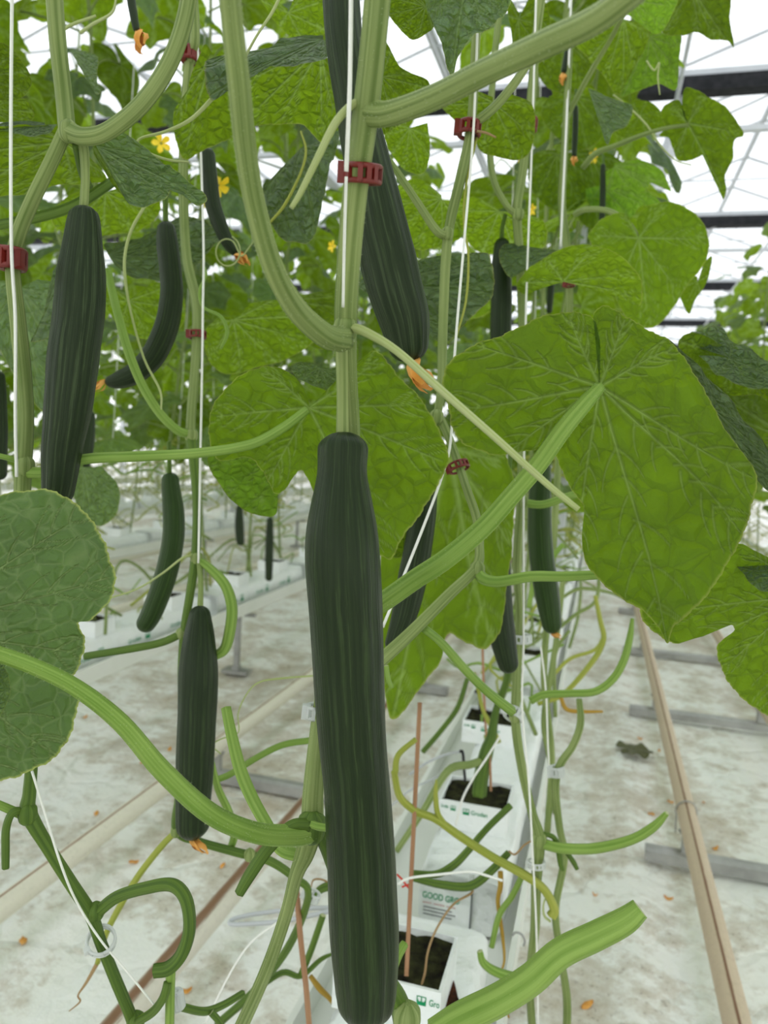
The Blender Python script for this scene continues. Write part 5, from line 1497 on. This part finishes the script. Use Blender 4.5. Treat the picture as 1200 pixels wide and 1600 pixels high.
tag(ptube('wire_hook', [(800, 1462, 1.18, 3.5), (806, 1457, 1.18, 3.5), (815, 1460, 1.18, 3.5), (820, 1470, 1.18, 3.5), (818, 1478, 1.18, 3.5)], 'galvanised', None, n=6), 'small steel hook on the edge of the front gutter', 'hook')
# thick hairy stem standing in the second block
p2nd = plant('stubby green stem rising from the soil of the second grow block', P(748, 1240, 1.38), 'cucumber plants behind the front ones')
ptube('main_stem', [(748, 1243, 1.38, 22), (752, 1210, 1.38, 22), (760, 1175, 1.38, 20), (768, 1150, 1.38, 15), (775, 1110, 1.38, 11), (792, 1060, 1.36, 10), (798, 1000, 1.35, 10), (793, 930, 1.35, 9)], 'stem_dark', p2nd, ribs=5, amp=.12)
stalk(p2nd, [(620, 1330, 1.25, 9), (660, 1270, 1.3, 10), (700, 1205, 1.35, 12), (735, 1195, 1.36, 12), (750, 1190, 1.37, 12)], 'stem', 'side_stem', None)
stalk(p2nd, [(660, 1175, 1.5, 8), (690, 1140, 1.5, 8), (715, 1105, 1.5, 8), (730, 1060, 1.5, 7)], 'stem_dark', 'side_stem', None)
stalk(p2nd, [(742, 1050, 1.5, 3), (748, 1080, 1.5, 6), (755, 1110, 1.5, 6), (768, 1135, 1.5, 8), (780, 1160, 1.5, 8)], 'stem_yellow')
# bare tangle to the right of the stem
pt = plant('bare looping vines with stripped leaf stalks right of the hanging cucumbers', P(870, 1240, 1.6), 'cucumber plants behind the front ones')
ptube('main_stem', [(880, 900, 1.5, 8), (872, 980, 1.5, 8), (860, 1060, 1.5, 9), (850, 1130, 1.5, 9), (862, 1200, 1.5, 9), (868, 1270, 1.55, 9)], 'stem', pt, ribs=5, amp=.1)
for k, (tr, mt) in enumerate((([(840, 1100, 1.5, 7), (880, 1085, 1.5, 8), (925, 1035, 1.5, 9), (943, 1000, 1.5, 9), (938, 970, 1.5, 8), (930, 930, 1.5, 6)], 'stem_yellow'),
                              ([(860, 1060, 1.7, 6), (890, 1030, 1.7, 6), (930, 1015, 1.7, 6), (945, 990, 1.7, 5)], 'stem_yellow'),
                              ([(875, 980, 1.8, 6), (900, 960, 1.8, 6), (930, 940, 1.8, 6), (936, 900, 1.8, 6), (930, 860, 1.8, 5)], 'stem'),
                              ([(870, 940, 1.9, 5), (905, 920, 1.9, 6), (950, 925, 1.9, 5), (975, 935, 1.9, 4)], 'stem'),
                              ([(875, 1085, 1.3, 6), (885, 1108, 1.3, 7), (910, 1112, 1.3, 6), (942, 1112, 1.3, 4)], 'ochre'),
                              ([(868, 1120, 1.6, 6), (866, 1040, 1.6, 6), (872, 1010, 1.6, 6), (890, 985, 1.6, 5)], 'stem'),
                              ([(880, 850, 1.3, 8), (860, 875, 1.3, 9), (835, 910, 1.3, 9), (826, 950, 1.3, 8)], 'stem_bright'))):
    stalk(pt, tr, mt, n=8)
# tendrils
stalk(pa, [(365, 90, .62, 6), (385, 78, .62, 6), (340, 145, .62, 7), (300, 185, .62, 6), (260, 205, .62, 5), (222, 215, .62, 4), (216, 225, .62, 4), (235, 240, .62, 4), (265, 250, .62, 4), (295, 253, .62, 3)][2:], 'tendril', 'tendril', None, n=6)
stalk(pa, [(440, -10, .6, 5), (425, 20, .6, 5), (400, 58, .6, 4), (365, 120, .62, 5), (340, 145, .62, 6)], 'tendril', 'tendril', None, n=6)
stalk(pd, [(470, 205, .8, 3), (478, 235, .8, 4), (470, 270, .8, 4), (445, 320, .8, 5), (420, 350, .8, 4)], 'stem_yellow', 'tendril', None, n=6)
C = [(355 + 20 * math.cos(t) * (1 - .04 * t), 393 + 24 * math.sin(t) * (1 - .04 * t), .88, 2.5) for t in np.linspace(5.6, -1.2, 14)]
stalk(pd, [(398, 375, .88, 2), (388, 388, .88, 2.2), (377, 400, .88, 2.4)] + [c for c in C if True], 'tendril', 'tendril', None, n=6)
stalk(pd, [(226, 322, .8, 5), (205, 360, .8, 5), (195, 400, .8, 5), (196, 440, .8, 5), (205, 490, .8, 4), (225, 560, .8, 4), (250, 610, .8, 4), (252, 640, .8, 3)], 'tendril', 'tendril', None, n=6)
stalk(pd, [(318, 415, .82, 4), (322, 430, .82, 4), (312, 455, .82, 5), (318, 480, .82, 5), (345, 495, .82, 6), (355, 520, .82, 6), (345, 545, .82, 4)], 'stem_bright', 'tendril', None, n=6)
stalk(pd, [(490, 1056, .8, 3), (440, 1060, .8, 3.5), (405, 1066, .8, 3), (385, 1085, .8, 2.6), (372, 1115, .8, 2.4), (372, 1145, .8, 2.4), (345, 1155, .8, 2.4), (332, 1165, .8, 2.4), (345, 1178, .8, 2.4)], 'tendril', 'tendril', None, n=6)
stalk(pb, [(745, 215, .72, 4), (728, 290, .72, 4), (725, 350, .72, 4), (732, 400, .72, 4), (728, 470, .72, 4), (712, 530, .72, 3)], 'stem_yellow', 'tendril', None, n=6)
stalk(pb, [(745, 205, .71, 4), (760, 208, .71, 4), (775, 215, .71, 3)], 'dry', 'dry_tip', None, n=6)
stalk(pf, [(838, 1310, 1.0, 3), (820, 1320, 1.0, 3), (805, 1335, 1.0, 3), (795, 1330, 1.0, 3)], 'dry', 'dry_tip', None, n=6)
stalk(pg, [(1010, 95, 1.1, 3), (1022, 110, 1.1, 3), (1030, 98, 1.1, 3), (1028, 120, 1.1, 3), (1031, 148, 1.1, 2)], 'tendril', 'tendril', None, n=6)
stalk(pc, [(80, 60, .7, 4), (110, 40, .7, 5), (150, 25, .7, 4)], 'tendril', 'tendril', None, n=6)
stalk(pc, [(125, 52, .75, 5), (145, 38, .75, 5), (175, 20, .75, 4), (182, -5, .75, 3)], 'tendril', 'tendril', None, n=6)

# --- litter on the floor
fallen = thing('fallen_leaf', (0.19, 3.0, 0.0), 'withered olive leaf lying flat on the white floor at right', 'leaf')
B, ends = template_boundary(400, 60)
V, F, lp, f = leaf_geo(B, ends, 10, 9, droop=.05, wave=.12, bulge=.03, w1=.03, w2=.02)
V = V * 0.085
ca, sa = math.cos(-1.2), math.sin(-1.2)
V = np.column_stack([V[:, 0] * ca - V[:, 1] * sa + .19, V[:, 0] * sa + V[:, 1] * ca + 3.0, V[:, 2] - V[:, 2].min() + 0.004])
build('blade', V, F, 'leaf_dead', fallen, vec=lp, vecname='lp', flt=f)


def floor_at(px, py):
    d = CAM_M.to_3x3() @ Vector(((px - 600) / FPX, (800 - py) / FPX, -1))
    t = -CAM_H / d.z
    return Vector((0, 0, CAM_H)) + d * t


LIT = [(1018, 1267, 1), (1048, 1246, 1), (1045, 1398, 1), (1118, 1320, 1), (918, 1562, 1.3), (151, 1266, 1), (36, 1466, 1.3), (209, 1343, 1.1), (290, 1542, 1.1), (133, 1118, 1), (265, 1168, 1), (348, 1348, .9), (222, 1190, .8), (1100, 1247, .6), (1000, 1152, .9), (930, 1395, .6), (1030, 1170, .7)]
for k, (x, y, sz) in enumerate(LIT):
    p = floor_at(x, y)
    rs = random.Random(k)
    a = rs.uniform(0, 3)
    V, F = [], []
    h = float(film_height(np.array([p.x]), np.array([p.y]))[0])
    M = 6
    for i in range(M + 1):
        t = i / M
        for s_ in (-1, 0, 1):
            L = 0.024 * sz
            u = (t - .5) * L
            w = s_ * L * .28 * math.sin(math.pi * (0.08 + .88 * t))
            V.append((p.x + u * math.cos(a) - w * math.sin(a), p.y + u * math.sin(a) + w * math.cos(a), h + 0.004 + .005 * sz * (s_ == 0) + .003 * math.sin(5 * t + k)))
    for i in range(M):
        for e in (0, 1):
            q = i * 3 + e
            F.append((q, q + 1, q + 4, q + 3))
    tag(build('fallen_petal', V, F, 'petal_orange'), 'small dried orange petal lying on the white floor film', 'petal', 'dried petals on the floor')


# ------------------------------------------------------------------ rows of plants behind
def rot_leaf(me, root, p, az, out_tilt, roll, size, dz=0):
    """leaf copy: tip points along azimuth az and downwards by out_tilt, upper face up"""
    tip = Vector((math.cos(az) * math.cos(out_tilt), math.sin(az) * math.cos(out_tilt), -math.sin(out_tilt)))
    nrm = Vector((math.cos(az) * math.sin(out_tilt), math.sin(az) * math.sin(out_tilt), math.cos(out_tilt)))
    nrm = Matrix.Rotation(roll, 3, tip) @ nrm
    return frame(tip, nrm)


def stem_path(rs, lean, h):
    n = 9
    pts = []
    for i in range(n):
        t = i / (n - 1)
        pts.append(Vector((lean * t + 0.02 * math.sin(7 * t + rs.random()), 0.02 * math.sin(5 * t + rs.random() * 2), h * t)))
    return pts


Z_BASE = SZ1 + 0.04


def make_row_plant(seed, lean, far=False, n_leaf=25, h=2.75, low=0.56):
    """plant standing at the origin; leaves are parts (near) or one foliage part (far)"""
    rs = random.Random(seed)
    root = thing('cucumber_plant', (0, 0, 0), 'cucumber plant', 'plant')
    pts = stem_path(rs, lean, h)
    tube('main_stem', pts, [0.006] * len(pts), 'stem', root, n=6, steps=4)
    V_all, F_all, LP, FV = [], [], [], []
    PV = []
    az = rs.uniform(0, 6.28)
    pet_geo = []
    for k in range(n_leaf):
        z = low + (h - low - 0.02) * k / (n_leaf - 1) + rs.uniform(-.03, .03)
        t = z / h
        b = Vector((lean * t, 0, z))
        az += math.radians(137) + rs.uniform(-.5, .5)
        L = rs.uniform(0.10, 0.20)
        up = rs.uniform(0.02, 0.12)
        j = b + Vector((math.cos(az) * L, math.sin(az) * L, up))
        mid = b + Vector((math.cos(az) * L * .5, math.sin(az) * L * .5, up * .85))
        size = rs.uniform(0.11, 0.175)
        R = rot_leaf(None, root, j, az + rs.uniform(-.5, .5), math.radians(rs.uniform(5, 62)), rs.uniform(-.45, .45), size)
        kk = rs.randrange(7)
        if not far:
            o = link('leaf', LEAF_T[kk], root)
            M = Matrix.Translation(j) @ R.to_4x4() @ Matrix.Scale(size, 4)
            o.matrix_local = M
            inv = M.inverted()
            C = catmull(np.array([tuple(b), tuple(mid), tuple(j)]), 4)
            V, F, tp = tube_geo(C, 0.0038, 6)
            V = np.array([tuple(inv @ Vector(v)) for v in V])
            me = make_mesh('petiole', V, F, 'stem', vec=tp)
            link('petiole', me, o)
        else:
            V, F, lp, f = LEAF_GEO_FAR[kk]
            W = np.array(V) @ np.array(R).T * size + np.array(j)
            off = sum(len(v) for v in V_all)
            V_all.append(W); F_all += [tuple(i + off for i in q) for q in F]; LP.append(lp); FV.append(f)
    if far:
        me = make_mesh('foliage', np.vstack(V_all), F_all, 'leaf', vec=np.vstack(LP), vecname='lp', flt=np.concatenate(FV))
        tag(link('foliage', me, root), kind='stuff')
        g, tps = [], []
        for k in range(11):
            z = rs.uniform(0.0, low)
            a = rs.uniform(0, 6.28)
            q = [Vector((lean * z / h, 0, z))]
            for i in range(1, 6):
                q.append(q[0] + Vector((math.cos(a + .3 * i) * .05 * i, math.sin(a + .3 * i) * .07 * i, .05 * math.sin(i * 1.3 + k))))
            V, F, tp = tube_geo(catmull(np.array([tuple(v) for v in q]), 3), .004, 5)
            g.append((V, F)); tps.append(tp)
        V, F = join(g)
        tag(link('bare_vines', make_mesh('bare_vines', np.array(V), F, 'stem_yellow', vec=np.vstack(tps)), root), kind='stuff')
    else:
        for k in range(14):
            z = rs.uniform(0.0, low + 0.2)
            a = rs.uniform(0, 6.28)
            b = Vector((lean * z / h, 0, z))
            o1 = b + Vector((math.cos(a) * .06, math.sin(a) * .06, .01))
            o2 = b + Vector((math.cos(a) * .11, math.sin(a) * .11, rs.uniform(-.02, .04)))
            o3 = b + Vector((math.cos(a + .5) * rs.uniform(.14, .24), math.sin(a + .5) * rs.uniform(.14, .24), rs.uniform(-.14, .10)))
            tube('cut_stalk', [b, o1, o2, o3], [.004, .004, .0035, .003], rs.choice(['stem_bright', 'stem_yellow', 'stem']), root, n=6, steps=3)
        # a low loop of bare vine
        a = rs.choice([-1, 1])
        loop = [Vector((0, 0, .02)), Vector((.05 * a, .10, .16)), Vector((.08 * a, .25, .22)), Vector((.05 * a, .42, .12)), Vector((0.0, .55, .03))]
        tube('bare_vine', loop, [.0055] * 5, 'stem_yellow' if rs.random() < .5 else 'stem', root, n=6, steps=4)
        for k in range(3):
            z = rs.uniform(0.4, h - 0.3)
            b = Vector((lean * z / h, 0, z))
            a = rs.uniform(0, 6.28)
            q = [b]
            for i in range(1, 7):
                q.append(b + Vector((math.cos(a + i * .35) * .05 * i * .7, math.sin(a + i * .35) * .05 * i * .7, -.02 * i + .03 * math.sin(i * 2))))
            tube('tendril', q, [.0016] * 7, 'tendril', root, n=5, steps=3)
    return root


near_protos = [make_row_plant(s_, ln, False) for s_, ln in ((11, .12), (12, -.12), (13, .22), (14, -.22))]
far_protos = [make_row_plant(s_, ln, True, n_leaf=26) for s_, ln in ((21, .15), (22, -.15), (23, .05), (24, -.05))]
used = set()


def put(protos, i, x, y, rz, label, group, sc=1.0):
    pr = protos[i % len(protos)]
    key = pr.name
    if key in used:
        o = copy_tree(pr)
    else:
        o = pr
        used.add(key)
    o.location = (x, y, Z_BASE)
    o.rotation_euler = (0, 0, rz)
    o.scale = (sc, sc, sc)
    tag(o, label, 'plant', group)
    return o


rr = random.Random(99)
TURN = [0.0, math.pi]
strings = []


def row(x, ys, near_until, labn, labf, grp, i0=0, strn=True, sc=1.0, zb=None):
    for i, y in enumerate(ys):
        near = y < near_until
        o = put(near_protos if near else far_protos, i + i0, x + rr.uniform(-.03, .03), y, TURN[rr.randrange(2)] + rr.uniform(-.35, .35), f'{labn}, {WORDS[i]} of its row' if near else labf, grp if near else grp + ' farther off', sc * rr.uniform(.94, 1.06))
        if zb is not None:
            o.location.z = zb
        if strn and near:
            a = Vector((o.location.x + .01, y + .012, Z_BASE + .1)); b = Vector((o.location.x + rr.choice([-.15, .15]), y + .02, 4.2))
            tag(tube('string', [a, (a + b) / 2, b], [.0013] * 3, 'string_white', None, n=5, steps=2), 'thin white string running up beside a plant in the rows behind', 'string', 'strings in the rows behind')


row(ROWS[0], [1.9 + .45 * k for k in range(24)], 4.6, 'leafy cucumber plant further along the front row', 'small leafy cucumber plant far along the front row', 'cucumber plants further along the front row', zb=SZ1)
row(ROWS[1], [1.0 + .42 * k for k in range(34)], 5.0, 'leafy cucumber plant on the left gutter', 'cucumber plant far along the left gutter', 'cucumber plants on the left gutter', 1, zb=SZ1)
row(ROWS[2], [1.9 + .45 * k for k in range(28)], 4.6, 'cucumber plant one row beyond the left gutter', 'distant cucumber plant two rows to the left', 'cucumber plants one row beyond the left gutter', 2, False, zb=SZ1)
row(ROWS[3], [2.8 + .45 * k for k in range(26)], 0, '', 'distant cucumber plant three rows to the left', 'cucumber plants three rows left', 3, False, zb=SZ1)
row(ROWS[4], [3.8 + .5 * k for k in range(24)], 0, '', 'hazy distant cucumber plant in the farthest left row', 'cucumber plants in the farthest row', 0, False, zb=GZ + .012)
row(ROWS[5], [5.0 + .6 * k for k in range(20)], 0, '', 'hazy distant cucumber plant in the farthest left row', 'cucumber plants in the farthest row', 2, False, zb=GZ + .012)
row(1.36, [5.2 + .5 * k for k in range(22)], 0, '', 'light green leafy plant beyond the right-hand aisle', 'plants beyond the right-hand aisle', 1, False, .92, zb=GZ + .012)


def beside(name, label, spots):
    """unseen rows of the same crop around the viewer, one mass added for shade"""
    Vs, Fs, LP, FV, off = [], [], [], [], 0
    for i, (x, y) in enumerate(spots):
        me = [c for c in far_protos[i % 4].children if c.name.startswith('foliage')][0].data
        n = len(me.vertices)
        co = np.zeros(n * 3); me.vertices.foreach_get('co', co); co = co.reshape(-1, 3)
        lp = np.zeros(n * 3); me.attributes['lp'].data.foreach_get('vector', lp)
        fv = np.zeros(n); me.attributes['vn'].data.foreach_get('value', fv)
        a = rr.uniform(0, 6.28)
        c, s_ = math.cos(a), math.sin(a)
        Vs.append(np.column_stack([co[:, 0] * c - co[:, 1] * s_ + x, co[:, 0] * s_ + co[:, 1] * c + y, co[:, 2] + Z_BASE]))
        Fs += [tuple(q + off for q in p.vertices) for p in me.polygons]
        LP.append(lp.reshape(-1, 3)); FV.append(fv); off += n
    o = build(name, np.vstack(Vs), Fs, 'leaf', vec=np.vstack(LP), vecname='lp', flt=np.concatenate(FV))
    tag(o, label, 'foliage', kind='stuff')


beside('unseen_shade_foliage', 'mass of green crop foliage in the rows around the viewer, unseen, added for shade', [(1.36, -2.6 + .6 * k) for k in range(12)] + [(2.8, -2 + .8 * k) for k in range(12)]
       + [(ROWS[0], -3.2 + .5 * k) for k in range(6)] + [(ROWS[1], -3.0 + .6 * k) for k in range(6)])  # out-of-view foliage, added to shade the scene from behind and beside
for pr in near_protos + far_protos:
    if pr.name not in used:
        for c in list(pr.children):
            for g in list(c.children):
                bpy.data.objects.remove(g)
            bpy.data.objects.remove(c)
        bpy.data.objects.remove(pr)


# --- yellow flowers among the leaves
def blossom(px, py, d, s, label):
    c = P(px, py, d)
    to = (CAM_M.translation - c).normalized()
    to = (to + Vector((math.sin(px), math.cos(py), 0.5 * math.sin(px * 3) - 0.3)) * 0.9).normalized()
    x = to.orthogonal().normalized()
    y = to.cross(x)
    t = thing('cucumber_flower', c, label, 'flower', 'yellow flowers among the leaves')
    V, F = [], []
    for k in range(5):
        a = k * 2 * math.pi / 5 + px
        u = x * math.cos(a) + y * math.sin(a)
        w = to.cross(u)
        b = len(V)
        for i, (r, hw, z) in enumerate(((.08, .06, 0), (.4, .26, .22), (.75, .30, .30), (1.0, .08, .22))):
            V += [c + u * (r * s) - w * (hw * s) + to * (z * s), c + u * (r * s) + to * ((z - .08) * s), c + u * (r * s) + w * (hw * s) + to * (z * s)]
        for i in range(3):
            for e in (0, 1):
                q = b + 3 * i + e
                F.append((q, q + 1, q + 4, q + 3))
    build('petals', np.array([tuple(v) for v in V]), F, 'petal_yellow', t)
    V, F, tp = tube_geo(np.array([tuple(c - to * s * .9), tuple(c - to * s * .4), tuple(c)]), [s * .07, s * .09, s * .14], 8)
    build('calyx', V, F, 'stem', t)


for px, py, d, s_, lab in ((252, 224, 1.4, .018, 'yellow cucumber flower above the dark top-lit leaf at upper left'), (341, 290, 1.2, .020, 'yellow flower behind the young thin cucumber'),
                           (322, 315, 1.5, .012, 'small yellow flower left of the young thin cucumber'), (926, 244, 1.6, .016, 'yellow flower beside the tiny dark fruits at upper right'),
                           (811, 244, 1.7, .014, 'small yellow flower between the two strings right of centre'), (834, 328, 1.5, .012, 'pale yellow flower left of the curved petiole at right'),
                           (520, 385, 1.5, .012, 'small yellow flower left of the thick stem'), (463, 602, 1.0, .010, 'orange-yellow bud at the edge of the backlit leaf')):
    blossom(px, py, d, s_, lab)
